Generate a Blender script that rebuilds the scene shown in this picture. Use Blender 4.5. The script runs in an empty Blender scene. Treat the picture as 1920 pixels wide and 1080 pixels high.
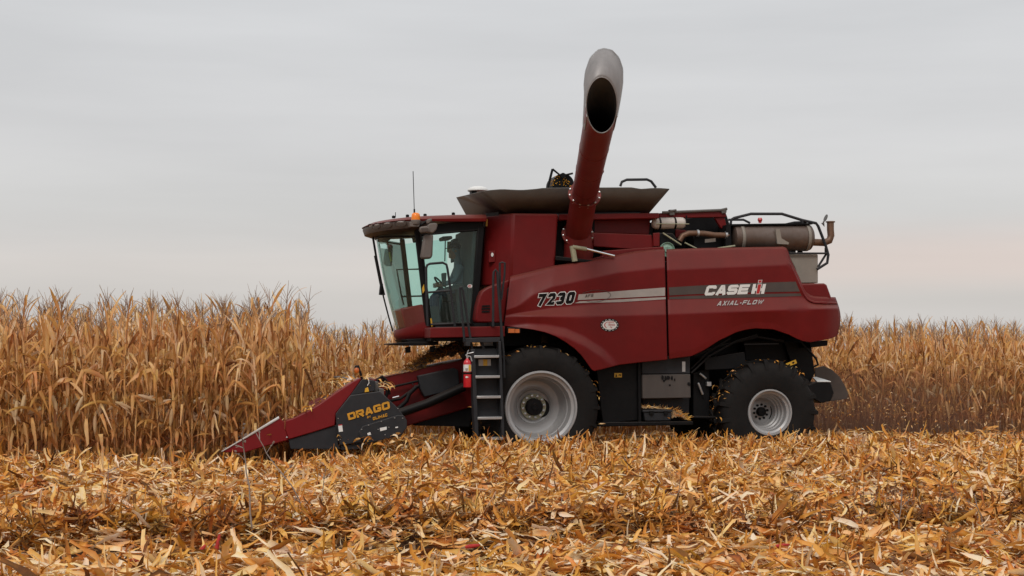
import bpy, math, random
import numpy as np
from mathutils import Vector, Matrix

R = math.radians
sc = bpy.context.scene
C = sc.collection
random.seed(7)
rng = np.random.default_rng(11)

# ------------------------------------------------------------------ camera, sky, sun, exposure
YAW = R(12.0); CS, SN = math.cos(YAW), math.sin(YAW)
FPX, DIST, EYE, V0 = 2750.0, 25.0, 1.85, 663.0      # focal length in px of a 1920 px wide frame
CX, CY = -DIST * SN, -DIST * CS
cam = bpy.data.cameras.new('camera'); camo = bpy.data.objects.new('camera', cam); C.objects.link(camo)
cam.sensor_width = 36.0; cam.lens = FPX / 1920 * 36.0
cam.shift_y = (V0 - 540) / 1920.0
camo.location = (CX, CY, EYE)
camo.rotation_euler = (R(90), 0, -YAW)
cam.clip_end = 3000
sc.camera = camo

SUN_EL, SUN_AZ = R(46), R(205)
world = bpy.data.worlds.new('World'); sc.world = world; world.use_nodes = True
nt = world.node_tree; N = nt.nodes; L = nt.links; N.clear()
wo = N.new('ShaderNodeOutputWorld'); bg = N.new('ShaderNodeBackground'); bg.inputs['Strength'].default_value = 0.1
sky = N.new('ShaderNodeTexSky'); sky.sky_type = 'NISHITA'; sky.sun_disc = False
sky.sun_elevation = SUN_EL; sky.sun_rotation = SUN_AZ
tc = N.new('ShaderNodeTexCoord'); sep = N.new('ShaderNodeSeparateXYZ'); L.new(tc.outputs['Generated'], sep.inputs[0])
ramp = N.new('ShaderNodeValToRGB'); L.new(sep.outputs['Z'], ramp.inputs[0])
e = ramp.color_ramp.elements
e[0].position = 0.0; e[0].color = (.555, .53, .515, 1)
e[1].position = 1.0; e[1].color = (1, 1, 1, 1)
for p, c in ((.022, (.555, .53, .515)), (.040, (.57, .54, .52)), (.060, (.605, .565, .54)), (.078, (.59, .566, .55)), (.096, (.594, .58, .567)), (.14, (.615, .605, .60)), (.23, (.62, .62, .622)), (.32, (.64, .64, .64)), (.55, (.78, .78, .79))):
    q = e.new(p); q.color = (*c, 1)
mp = N.new('ShaderNodeMapping'); mp.inputs['Scale'].default_value = (1.3, 1.3, 11); L.new(tc.outputs['Generated'], mp.inputs[0])
nz = N.new('ShaderNodeTexNoise'); nz.inputs['Scale'].default_value = 2.2; nz.inputs['Detail'].default_value = 5; nz.inputs['Roughness'].default_value = .5
L.new(mp.outputs[0], nz.inputs['Vector'])
mr = N.new('ShaderNodeMapRange'); mr.inputs[1].default_value = .3; mr.inputs[2].default_value = .7; mr.inputs[3].default_value = 9.4; mr.inputs[4].default_value = 10.6
L.new(nz.outputs[0], mr.inputs[0])
dk = N.new('ShaderNodeVectorMath'); dk.operation = 'DOT_PRODUCT'; L.new(tc.outputs['Generated'], dk.inputs[0]); dk.inputs[1].default_value = (math.sin(R(35)), math.cos(R(35)), 0)
k1 = N.new('ShaderNodeMapRange'); k1.inputs[1].default_value = .86; k1.inputs[2].default_value = .99; L.new(dk.outputs['Value'], k1.inputs[0])
k2 = N.new('ShaderNodeMapRange'); k2.interpolation_type = 'SMOOTHSTEP'; k2.inputs[1].default_value = .035; k2.inputs[2].default_value = .058; L.new(sep.outputs['Z'], k2.inputs[0])
k3 = N.new('ShaderNodeMapRange'); k3.interpolation_type = 'SMOOTHSTEP'; k3.inputs[1].default_value = .095; k3.inputs[2].default_value = .062; L.new(sep.outputs['Z'], k3.inputs[0])
k4 = N.new('ShaderNodeMath'); k4.operation = 'MULTIPLY'; L.new(k1.outputs[0], k4.inputs[0]); L.new(k2.outputs[0], k4.inputs[1])
k5 = N.new('ShaderNodeMath'); k5.operation = 'MULTIPLY'; L.new(k4.outputs[0], k5.inputs[0]); L.new(k3.outputs[0], k5.inputs[1])
wm = N.new('ShaderNodeMix'); wm.data_type = 'RGBA'; L.new(k5.outputs[0], wm.inputs[0]); L.new(ramp.outputs[0], wm.inputs[6]); wm.inputs[7].default_value = (.665, .575, .535, 1)
vm = N.new('ShaderNodeVectorMath'); vm.operation = 'SCALE'; L.new(wm.outputs[2], vm.inputs[0]); L.new(mr.outputs[0], vm.inputs['Scale'])
mx = N.new('ShaderNodeMix'); mx.data_type = 'RGBA'; mx.inputs[0].default_value = .93
L.new(sky.outputs[0], mx.inputs[6]); L.new(vm.outputs[0], mx.inputs[7])
L.new(mx.outputs[2], bg.inputs['Color']); L.new(bg.outputs[0], wo.inputs[0])

sun = bpy.data.lights.new('sun', 'SUN'); sun.energy = 1.2; sun.angle = R(20); sun.color = (1, .97, .92)
suno = bpy.data.objects.new('sun', sun); C.objects.link(suno)
# sun stands behind the camera, to its left
sd = Vector((math.sin(SUN_AZ) * math.cos(SUN_EL), math.cos(SUN_AZ) * math.cos(SUN_EL), math.sin(SUN_EL)))
suno.rotation_euler = sd.to_track_quat('Z', 'Y').to_euler(); suno.location = (0, 0, 30)
vs = sc.view_settings; vs.view_transform = 'Standard'; vs.look = 'None'; vs.exposure = 0.13; vs.gamma = 1.0; vs.use_curve_mapping = False

# ------------------------------------------------------------------ helpers
def P(u, v, Y):
    """the world point on the plane y = Y that the photo shows at (u, v)"""
    a = (u - 960.0) / FPX
    X = CX + (Y - CY) * (SN + a * CS) / (CS - a * SN)
    dep = (X - CX) * SN + (Y - CY) * CS
    return Vector((X, Y, EYE - (v - V0) / FPX * dep))

def interp(u, pts):
    return float(np.interp(u, [p[0] for p in pts], [p[1] for p in pts]))

def sstep(a, b, x):
    t = min(1, max(0, (x - a) / (b - a))); return t * t * (3 - 2 * t)

EACH = {'wheel_nut', 'flange_bolt', 'pipe_clamp', 'muffler_strap', 'steel_line', 'panel_bracket', 'tank_strap', 'weld_band', 'flange', 'cover_bolt', 'roof_fitting', 'undercarriage', 'cab_mount', 'hydraulic_hose', 'hose_fitting', 'engine_frame', 'frame_tube', 'tank_side', 'elbow_recess', 'steering_link', 'cover_label', 'label_print', 'side_rail', 'header_frame', 'shield_box', 'tank_trim', 'auger_frame', 'arm_console', 'roof_lining', 'handrail', 'safety_rail', 'heat_shield'}
class MB:
    def __init__(s): s.v = []; s.f = []; s.m = []; s.cur = 0
    def add(s, vs, fs):
        o = len(s.v); s.v.extend(Vector(p) for p in vs)
        for f in fs: s.f.append([i + o for i in f]); s.m.append(s.cur)
        return s
    def loft(s, rings, closed=True, cap0=True, cap1=True):
        n = len(rings[0]); vs = [p for r in rings for p in r]; fs = []
        for k in range(len(rings) - 1):
            for i in range(n if closed else n - 1):
                j = (i + 1) % n
                fs.append((k * n + i, k * n + j, (k + 1) * n + j, (k + 1) * n + i))
        if cap0: fs.append(tuple(range(n - 1, -1, -1)))
        if cap1: fs.append(tuple((len(rings) - 1) * n + i for i in range(n)))
        return s.add(vs, fs)
    def prism(s, loop, off):
        off = Vector(off); return s.loft([[Vector(p) for p in loop], [Vector(p) + off for p in loop]])
    def pp(s, uv, Y0, Y1):
        l = [P(u, v, Y0) for u, v in uv]; return s.prism(l, (0, Y1 - Y0, 0))
    def box(s, a, b):
        x0, y0, z0 = a; x1, y1, z1 = b
        return s.prism([(x0, y0, z0), (x1, y0, z0), (x1, y0, z1), (x0, y0, z1)], (0, y1 - y0, 0))
    def tube(s, path, r, n=8, cap=True):
        path = [Vector(p) for p in path]; rings = []; ref = None
        for i, p in enumerate(path):
            t = (path[min(i + 1, len(path) - 1)] - path[max(i - 1, 0)]).normalized()
            if ref is None: ref = t.orthogonal().normalized()
            ref = (ref - t * ref.dot(t)).normalized(); b = t.cross(ref)
            rr = r[i] if isinstance(r, (list, tuple)) else r
            rings.append([p + (ref * math.cos(2 * math.pi * k / n) + b * math.sin(2 * math.pi * k / n)) * rr for k in range(n)])
        return s.loft(rings, True, cap, cap)
    def ptube(s, uvs, Y, r, n=8):
        return s.tube([P(q[0], q[1], q[2] if len(q) > 2 else Y) for q in uvs], r, n)
    def lathe(s, prof, c, axis=(0, 1, 0), n=48, cap0=False, cap1=False, sx=1.0):
        c = Vector(c); ax = Vector(axis).normalized()
        e1 = Vector((1, 0, 0)) if abs(ax.x) < .9 else Vector((0, 1, 0)); e1 = (e1 - ax * e1.dot(ax)).normalized(); e2 = ax.cross(e1)
        rings = [[c + ax * h + (e1 * math.cos(2 * math.pi * k / n) * sx + e2 * math.sin(2 * math.pi * k / n)) * r for k in range(n)] for r, h in prof]
        return s.loft(rings, True, cap0, cap1)
    def ball(s, c, rx, ry=None, rz=None, n=12):
        ry = ry or rx; rz = rz or rx; c = Vector(c); rings = []
        for k in range(1, n // 2):
            ph = math.pi * k / (n // 2)
            rings.append([c + Vector((rx * math.sin(ph) * math.cos(2 * math.pi * i / n), ry * math.sin(ph) * math.sin(2 * math.pi * i / n), rz * math.cos(ph))) for i in range(n)])
        return s.loft(rings)
    def pieces(s):
        """one MB for each connected piece"""
        par = list(range(len(s.v)))
        def fd(i):
            while par[i] != i: par[i] = par[par[i]]; i = par[i]
            return i
        for f in s.f:
            a = fd(f[0])
            for i in f[1:]: par[fd(i)] = a
        grp = {}
        for f, mi in zip(s.f, s.m): grp.setdefault(fd(f[0]), []).append((f, mi))
        out = []
        for fs in grp.values():
            q = MB(); ix = {}
            for f, mi in fs:
                q.f.append([ix.setdefault(i, len(ix)) for i in f]); q.m.append(mi)
            q.v = [s.v[i] for i in ix]; out.append(q)
        return out
    def build(s, name, mats, parent=None, bevel=0, smooth=35, solid=0):
        if name in EACH:
            ob = [q.build_one(name, mats, parent, bevel, smooth, solid) for q in s.pieces()]; return ob[0]
        return s.build_one(name, mats, parent, bevel, smooth, solid)
    def build_one(s, name, mats, parent=None, bevel=0, smooth=35, solid=0):
        me = bpy.data.meshes.new(name)
        me.from_pydata([tuple(p) for p in s.v], [], s.f)
        for m in (mats if isinstance(mats, (list, tuple)) else [mats]): me.materials.append(m)
        if any(s.m): me.polygons.foreach_set('material_index', s.m)
        import bmesh
        bm = bmesh.new(); bm.from_mesh(me); bmesh.ops.recalc_face_normals(bm, faces=bm.faces); bm.to_mesh(me); bm.free()
        if smooth:
            me.polygons.foreach_set('use_smooth', [True] * len(me.polygons)); me.set_sharp_from_angle(angle=R(smooth))
        o = bpy.data.objects.new(name, me); C.objects.link(o)
        if parent is not None: attach(o, parent)
        if solid:
            md = o.modifiers.new('solid', 'SOLIDIFY'); md.thickness = solid; md.offset = 0
        if bevel:
            md = o.modifiers.new('bevel', 'BEVEL'); md.width = bevel; md.segments = 2; md.limit_method = 'ANGLE'; md.angle_limit = R(40)
        return o

WORLD_LOC = {}
def wloc(o):
    return WORLD_LOC.get(o.name, Vector((0, 0, 0)))
def attach(o, parent):
    o.parent = parent; o.matrix_parent_inverse = Matrix.Translation(-wloc(parent))
def thing(name, label, cat, loc=(0, 0, 0), group=None):
    o = bpy.data.objects.new(name, None); C.objects.link(o); o.location = loc; o.empty_display_size = .2
    WORLD_LOC[o.name] = Vector(loc)
    return tag(o, label, cat, group)
def tag(o, label, cat=None, group=None, kind=None):
    o['label'] = label
    if cat: o['category'] = cat
    if group: o['group'] = group
    if kind: o['kind'] = kind
    return o

# ------------------------------------------------------------------ materials
def mat(name, col, rough=.5, metal=0, var=.15, scale=6, dust=0, dcol=(.30, .22, .15), coat=0, bump=0, streak=False, updust=0):
    m = bpy.data.materials.new(name); m.use_nodes = True; n = m.node_tree.nodes; l = m.node_tree.links
    b = n['Principled BSDF']; b.inputs['Roughness'].default_value = rough; b.inputs['Metallic'].default_value = metal
    if coat: b.inputs['Coat Weight'].default_value = coat; b.inputs['Coat Roughness'].default_value = .25
    t = n.new('ShaderNodeTexCoord'); vec = t.outputs['Object']
    if streak:
        mpg = n.new('ShaderNodeMapping'); mpg.inputs['Scale'].default_value = (1, 1, .18); l.new(vec, mpg.inputs[0]); vec = mpg.outputs[0]
    z = n.new('ShaderNodeTexNoise'); z.inputs['Scale'].default_value = scale; z.inputs['Detail'].default_value = 8; z.inputs['Roughness'].default_value = .65
    l.new(vec, z.inputs['Vector'])
    r = n.new('ShaderNodeMapRange'); r.inputs[1].default_value = .25; r.inputs[2].default_value = .75; r.inputs[3].default_value = 1 - var; r.inputs[4].default_value = 1 + var
    l.new(z.outputs[0], r.inputs[0])
    s = n.new('ShaderNodeVectorMath'); s.operation = 'SCALE'; s.inputs[0].default_value = col; l.new(r.outputs[0], s.inputs['Scale'])
    out = s.outputs[0]
    if dust or updust:
        z2 = n.new('ShaderNodeTexNoise'); z2.inputs['Scale'].default_value = scale * .45; z2.inputs['Detail'].default_value = 10; z2.inputs['Roughness'].default_value = .7
        l.new(vec, z2.inputs['Vector'])
        r2 = n.new('ShaderNodeMapRange'); r2.inputs[1].default_value = .38; r2.inputs[2].default_value = .75; r2.inputs[3].default_value = dust * .35; r2.inputs[4].default_value = dust
        l.new(z2.outputs[0], r2.inputs[0]); fac = r2.outputs[0]
        if updust:
            g = n.new('ShaderNodeNewGeometry'); sp = n.new('ShaderNodeSeparateXYZ'); l.new(g.outputs['Normal'], sp.inputs[0])
            u = n.new('ShaderNodeMapRange'); u.inputs[1].default_value = .08; u.inputs[2].default_value = .9; u.inputs[3].default_value = 0; u.inputs[4].default_value = updust
            l.new(sp.outputs['Z'], u.inputs[0])
            ad = n.new('ShaderNodeMath'); ad.operation = 'ADD'; ad.use_clamp = True; l.new(fac, ad.inputs[0]); l.new(u.outputs[0], ad.inputs[1]); fac = ad.outputs[0]
        k = n.new('ShaderNodeMix'); k.data_type = 'RGBA'; l.new(fac, k.inputs[0]); l.new(out, k.inputs[6]); k.inputs[7].default_value = (*dcol, 1); out = k.outputs[2]
    l.new(out, b.inputs['Base Color'])
    if name.startswith('red_'): b.inputs['Specular IOR Level'].default_value = .2
    if name in ('black_steel', 'tyre_rubber', 'charcoal_plastic'): b.inputs['Specular IOR Level'].default_value = .13
    if bump:
        bp = n.new('ShaderNodeBump'); bp.inputs['Strength'].default_value = bump; bp.inputs['Distance'].default_value = .01
        zb = n.new('ShaderNodeTexNoise'); zb.inputs['Scale'].default_value = scale * 6; zb.inputs['Detail'].default_value = 6; l.new(t.outputs['Object'], zb.inputs['Vector'])
        l.new(zb.outputs[0], bp.inputs['Height']); l.new(bp.outputs[0], b.inputs['Normal'])
    return m

M = {}
M['red'] = mat('red_paint', (.128, .0036, .0046), .48, 0, .18, 2.5, dust=.055, dcol=(.18, .085, .06), coat=.04, updust=.34)
M['red_clean'] = mat('red_plastic', (.165, .004, .0075), .45, 0, .10, 4, dust=.03, coat=.08, updust=.10)
M['red_tube'] = mat('red_tube', (.145, .009, .009), .45, 0, .18, 5, dust=.16, dcol=(.22, .13, .10), streak=True, updust=.25)
M['black'] = mat('black_steel', (.0055, .0055, .006), .5, 0, .35, 8, dust=.03, dcol=(.08, .06, .05), updust=.4)
M['dark'] = mat('charcoal_plastic', (.024, .025, .028), .5, 0, .18, 8, dust=.06, dcol=(.15, .13, .12), updust=.3)
M['tankgrey'] = mat('grey_sheet', (.085, .078, .072), .5, .1, .25, 4, dust=.25, dcol=(.12, .095, .075), streak=True)
M['rubber'] = mat('tyre_rubber', (.0065, .0065, .0068), .75, 0, .3, 7, dust=.22, dcol=(.045, .034, .027), bump=.25, updust=.10)
M['rim'] = mat('rim_silver', (.36, .355, .355), .42, .25, .08, 5, dust=.16, dcol=(.22, .18, .15), updust=.2)
M['steel'] = mat('bare_steel', (.42, .42, .42), .35, .7, .15, 10, dust=.1)
M['chrome'] = mat('chrome', (.75, .75, .76), .12, 1, .03)
M['rust'] = mat('rusty_pipe', (.12, .055, .03), .5, .5, .45, 9, dust=.45, dcol=(.24, .16, .11))
M['muffler'] = mat('muffler_steel', (.15, .125, .112), .45, .4, .35, 3, dust=1.0, dcol=(.085, .040, .02))
M['spout'] = mat('spout_steel', (.255, .238, .23), .5, .3, .28, 5, dust=.45, dcol=(.22, .20, .20), streak=True)
M['liner'] = mat('shaded_worn_liner', (.045, .046, .048), .5, .2, .2, 6, dust=.2, dcol=(.09, .085, .08))  # worn steel, coloured darker to stand for the shade inside the spout
M['pale'] = mat('pale_tank', (.55, .50, .45), .5, 0, .12, 8, dust=.2)
M['tan'] = mat('dusty_plate', (.058, .048, .043), .75, 0, .2, 5, dust=.4, dcol=(.095, .075, .062), streak=True)
M['tanklight'] = mat('fuel_tank_plastic', (.22, .195, .165), .6, 0, .12, 4, dust=.25, dcol=(.28, .21, .16))
M['white'] = mat('white_paint', (.72, .72, .70), .45, 0, .05, 8, dust=.12)
M['stripe'] = mat('stripe_silver', (.36, .33, .31), .4, .15, .12, 5, dust=.1)
M['stripedark'] = mat('stripe_graphite', (.055, .045, .043), .4, .1, .12, 5, dust=.1)
M['yellow'] = mat('yellow_decal', (.60, .33, .02), .5, 0, .06, 10)
M['gold'] = mat('orange_lettering', (.58, .27, .012), .5, 0, .12, 16, dust=.15, dcol=(.1, .06, .03))
M['letterred'] = mat('letter_red', (.42, .02, .02), .4)
M['amber'] = mat('amber_lens', (.85, .23, .01), .25, 0, .05, 10); M['amber'].node_tree.nodes['Principled BSDF'].inputs['Subsurface Weight'].default_value = .3
M['orange'] = mat('orange_lamp', (.50, .12, .02), .3, 0, .1, 10)
M['visor'] = mat('visor_plastic', (.035, .025, .021), .5, 0, .2, 8, dust=.3, dcol=(.16, .11, .08), updust=.4)
M['lens'] = mat('lamp_lens', (.45, .43, .42), .12, .6, .1, 10)
M['mirrorback'] = mat('mirror_plastic', (.10, .085, .08), .6, 0, .1, 8, dust=.25)
M['extred'] = mat('extinguisher_red', (.52, .012, .02), .3, 0, .05, 8, coat=.3)
M['olive'] = mat('hub_primer', (.30, .29, .17), .6, 0, .3, 14, dust=.4, dcol=(.35, .32, .28))
M['pulley'] = mat('green_pulley', (.28, .42, .33), .4, .2, .1)
M['seat'] = mat('seat_fabric', (.030, .032, .036), .85, 0, .15, 12)
M['cabtrim'] = mat('cab_trim', (.085, .095, .10), .8, 0, .1, 8)
M['skin'] = mat('skin', (.36, .20, .14), .5, 0, .06, 10)
M['shirt'] = mat('shirt_cloth', (.20, .24, .29), .85, 0, .1, 12)
M['jeans'] = mat('jeans_cloth', (.035, .05, .09), .85, 0, .15, 14)
M['hair'] = mat('cap_cloth', (.03, .025, .022), .85, 0, .1, 12)
M['chaff'] = mat('chaff', (.30, .18, .09), .9, 0, .4, 20, dust=.4, dcol=(.45, .32, .17))
M['chaffdark'] = mat('dark_chaff', (.085, .045, .025), .95, 0, .5, 20, dust=.4, dcol=(.20, .12, .06), bump=.8)
M['hivis'] = mat('yellow_green', (.55, .62, .08), .6)
M['weed'] = mat('grey_weed', (.23, .18, .15), .8, 0, .3, 12)
M['cob'] = mat('red_cob', (.40, .035, .03), .7, 0, .3, 40)
M['soil'] = mat('soil', (.20, .11, .05), .95, 0, .4, 3, dust=.5, dcol=(.30, .16, .07), bump=.5)
M['belt'] = mat('spreader_rubber', (.045, .033, .027), .6, 0, .25, 6, dust=.3, dcol=(.14, .10, .08))

def glass(name, tint, gl=.12, dirt=0, dcol=(.35, .33, .24)):
    m = bpy.data.materials.new(name); m.use_nodes = True; n = m.node_tree.nodes; l = m.node_tree.links
    n.remove(n['Principled BSDF']); out = n['Material Output']
    t = n.new('ShaderNodeBsdfTransparent'); t.inputs[0].default_value = (*tint, 1)
    g = n.new('ShaderNodeBsdfGlossy'); g.inputs['Roughness'].default_value = .05; g.inputs[0].default_value = (.9, 1, .97, 1)
    fr = n.new('ShaderNodeFresnel'); fr.inputs[0].default_value = 1.45
    ml = n.new('ShaderNodeMath'); ml.operation = 'MULTIPLY'; ml.inputs[1].default_value = gl / .12 * .7; l.new(fr.outputs[0], ml.inputs[0])
    a = n.new('ShaderNodeMixShader'); l.new(ml.outputs[0], a.inputs[0]); l.new(t.outputs[0], a.inputs[1]); l.new(g.outputs[0], a.inputs[2])
    d = n.new('ShaderNodeBsdfDiffuse'); d.inputs[0].default_value = (*dcol, 1)
    z = n.new('ShaderNodeTexNoise'); z.inputs['Scale'].default_value = 2.2; z.inputs['Detail'].default_value = 9
    tcn = n.new('ShaderNodeTexCoord'); l.new(tcn.outputs['Object'], z.inputs['Vector'])
    r = n.new('ShaderNodeMapRange'); r.inputs[1].default_value = .35; r.inputs[2].default_value = .8; r.inputs[3].default_value = dirt * .3; r.inputs[4].default_value = dirt; l.new(z.outputs[0], r.inputs[0])
    b = n.new('ShaderNodeMixShader'); l.new(r.outputs[0], b.inputs[0]); l.new(a.outputs[0], b.inputs[1]); l.new(d.outputs[0], b.inputs[2])
    l.new(b.outputs[0], out.inputs[0]); return m
M['windscreen'] = glass('tinted_windscreen', (.76, .97, .92), .12, .13)
M['doorglass'] = glass('tinted_door_glass', (.68, .91, .86), .14, .05)

def leafmat(name, stops, rough=.7, transl=.25, nscale=9, sat=1.0):
    m = bpy.data.materials.new(name); m.use_nodes = True; n = m.node_tree.nodes; l = m.node_tree.links
    b = n['Principled BSDF']; b.inputs['Roughness'].default_value = rough; b.inputs['Specular IOR Level'].default_value = .25
    at = n.new('ShaderNodeAttribute'); at.attribute_name = 'tint'
    oi = n.new('ShaderNodeObjectInfo')
    tcn = n.new('ShaderNodeTexCoord')
    z = n.new('ShaderNodeTexNoise'); z.inputs['Scale'].default_value = nscale; z.inputs['Detail'].default_value = 6; l.new(tcn.outputs['Object'], z.inputs['Vector'])
    ma = n.new('ShaderNodeMath'); ma.operation = 'MULTIPLY_ADD'; ma.inputs[1].default_value = .35; ma.inputs[2].default_value = -.175; l.new(z.outputs[0], ma.inputs[0])
    mb = n.new('ShaderNodeMath'); mb.operation = 'MULTIPLY_ADD'; mb.inputs[1].default_value = .16; mb.inputs[2].default_value = -.08; l.new(oi.outputs['Random'], mb.inputs[0])
    a1 = n.new('ShaderNodeMath'); a1.operation = 'ADD'; l.new(at.outputs['Fac'], a1.inputs[0]); l.new(ma.outputs[0], a1.inputs[1])
    a2 = n.new('ShaderNodeMath'); a2.operation = 'ADD'; a2.use_clamp = True; l.new(a1.outputs[0], a2.inputs[0]); l.new(mb.outputs[0], a2.inputs[1])
    rp = n.new('ShaderNodeValToRGB'); el = rp.color_ramp.elements
    el[0].position, el[0].color = stops[0][0], (*stops[0][1], 1); el[1].position, el[1].color = stops[-1][0], (*stops[-1][1], 1)
    for p, c in stops[1:-1]: q = el.new(p); q.color = (*c, 1)
    l.new(a2.outputs[0], rp.inputs[0])
    zh = n.new('ShaderNodeTexNoise'); zh.inputs['Scale'].default_value = 3.3; zh.inputs['Detail'].default_value = 2; l.new(tcn.outputs['Object'], zh.inputs['Vector'])
    hr = n.new('ShaderNodeMapRange'); hr.inputs[1].default_value = .3; hr.inputs[2].default_value = .7; hr.inputs[3].default_value = .476; hr.inputs[4].default_value = .510; l.new(zh.outputs[0], hr.inputs[0])
    hs = n.new('ShaderNodeHueSaturation'); l.new(hr.outputs[0], hs.inputs['Hue']); hs.inputs['Saturation'].default_value = sat; l.new(rp.outputs[0], hs.inputs['Color'])
    l.new(hs.outputs[0], b.inputs['Base Color'])
    if transl:
        t = n.new('ShaderNodeBsdfTranslucent'); l.new(hs.outputs[0], t.inputs[0])
        k = n.new('ShaderNodeMixShader'); k.inputs[0].default_value = transl; l.new(b.outputs[0], k.inputs[1]); l.new(t.outputs[0], k.inputs[2])
        l.new(k.outputs[0], n['Material Output'].inputs[0])
    return m
M['leaf'] = leafmat('dry_corn_leaf', [(0, (.16, .075, .03)), (.3, (.47, .245, .088)), (.55, (.72, .42, .16)), (.8, (.82, .56, .27)), (1, (.88, .70, .45))], transl=.28, sat=1.07)
M['stalk'] = leafmat('dry_corn_stalk', [(0, (.24, .13, .05)), (.5, (.46, .28, .11)), (1, (.60, .42, .20))], transl=0)
M['tassel'] = leafmat('dry_tassel', [(0, (.20, .12, .07)), (.5, (.32, .20, .11)), (1, (.42, .28, .16))], transl=0)
M['husk'] = leafmat('dry_husk', [(0, (.36, .21, .09)), (.5, (.56, .39, .20)), (1, (.74, .60, .40))], transl=.15)
M['residue'] = leafmat('corn_residue', [(0, (.12, .06, .026)), (.16, (.33, .155, .055)), (.36, (.62, .31, .10)), (.57, (.77, .47, .19)), (.78, (.83, .61, .32)), (1, (.84, .72, .55))], transl=.15, nscale=14, sat=1.13)
exec_parts = []
del exec_parts

_txt = {}
def text_polys(s, off=0.0, shear=0.0, space=1.0):
    k = (s, off, shear, space)
    if k in _txt: return _txt[k]
    cu = bpy.data.curves.new('lettering_source', 'FONT'); cu.body = s; cu.size = 1; cu.offset = off; cu.shear = shear; cu.space_character = space
    o = bpy.data.objects.new('lettering_source', cu); C.objects.link(o)
    dg = bpy.context.evaluated_depsgraph_get(); dg.update()
    me = bpy.data.meshes.new_from_object(o.evaluated_get(dg))
    vs = np.array([v.co[:2] for v in me.vertices]); fs = [tuple(p.vertices) for p in me.polygons]
    lo, hi = vs.min(0), vs.max(0); vs = (vs - lo) / (hi - lo)
    bpy.data.objects.remove(o); bpy.data.curves.remove(cu); bpy.data.meshes.remove(me)
    _txt[k] = (vs, fs); return vs, fs

def text_on(mb, s, quad, yf, off=0.0, shear=0.0, space=1.0, lift=.006):
    """lettering between four photo corners (bl, br, tr, tl), laid on the surface y = yf(u, v)"""
    vs, fs = text_polys(s, off, shear, space); bl, br, tr, tl = [np.array(q, float) for q in quad]
    out = []
    for a, b in vs:
        q = (bl * (1 - a) + br * a) * (1 - b) + (tl * (1 - a) + tr * a) * b
        out.append(P(q[0], q[1], yf(q[0], q[1]) - lift - .008))
    mb.add(out, fs)

def glyph(ch, W, a):
    k = .07; q = 1 - a; r = W - a
    ring = [(r, q - k), (r - k, q), (a + k, q), (a, q - k), (a, a + k), (a + k, a), (r - k, a), (r, a + k)]
    return {'C': [([(r, .66)] + ring + [(r, .34)], 0)], 'O': [(ring, 1)], '0': [(ring, 1)], 'D': [([(r, q - k), (r - k, q), (a, q), (a, a), (r - k, a), (r, a + k)], 1)],
            'S': [([(r, .70), (r, q - k), (r - k, q), (a + k, q), (a, q - k), (a, .5 + k), (a + k, .5), (r - k, .5), (r, .5 - k), (r, a + k), (r - k, a), (a + k, a), (a, a + k), (a, .30)], 0)],
            'A': [([(a * .9, 0), (W / 2 - .07, q), (W / 2 + .07, q), (W - a * .9, 0)], 0), ([(W * .28, .3), (W * .72, .3)], 0)],
            'E': [([(W, q), (a, q), (a, a), (W, a)], 0), ([(a, .5), (W - .06, .5)], 0)], 'F': [([(W, q), (a, q), (a, 0)], 0), ([(a, .47), (W - .1, .47)], 0)],
            'I': [([(W / 2, 0), (W / 2, 1)], 0)], 'L': [([(a, 1), (a, a), (W, a)], 0)], '-': [([(.03, .42), (W - .03, .42)], 0)],
            'X': [([(a, 0), (W - a, 1)], 0), ([(a, 1), (W - a, 0)], 0)], 'W': [([(a * .8, 1), (W * .28, a), (W / 2, .8), (W * .72, a), (W - a * .8, 1)], 0)],
            'M': [([(a, 0), (a, q), (W / 2, .35), (r, q), (r, 0)], 0)], 'G': [([(r, .70)] + ring + [(r, .46), (W * .5, .46)], 0)],
            'R': [([(a, 0), (a, q), (r - k, q), (r, q - k), (r, .44 + k), (r - k, .44), (a, .44)], 0), ([(W * .5, .4), (r, 0)], 0)], 'Y': [([(a * .8, 1), (W / 2, .5), (W / 2, 0)], 0), ([(W / 2, .5), (W - a * .8, 1)], 0)],
            'B': [([(r, q - k), (r - k, q), (a, q), (a, a), (r - k, a), (r, a + k)], 1), ([(a, .5), (r, .5)], 0)],
            '7': [([(0, q), (r, q), (W * .36, 0)], 0)], '2': [([(a, .66), (a, q - k), (a + k, q), (r - k, q), (r, q - k), (r, .58), (a + .04, a), (W, a)], 0)],
            '3': [([(a, .72), (a, q - k), (a + k, q), (r - k, q), (r, q - k), (r, .52 + k), (r - k, .51), (W * .4, .51)], 0), ([(r - k, .51), (r, .50 - k), (r, a + k), (r - k, a), (a + k, a), (a, a + k), (a, .28)], 0)]}[ch]

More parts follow.
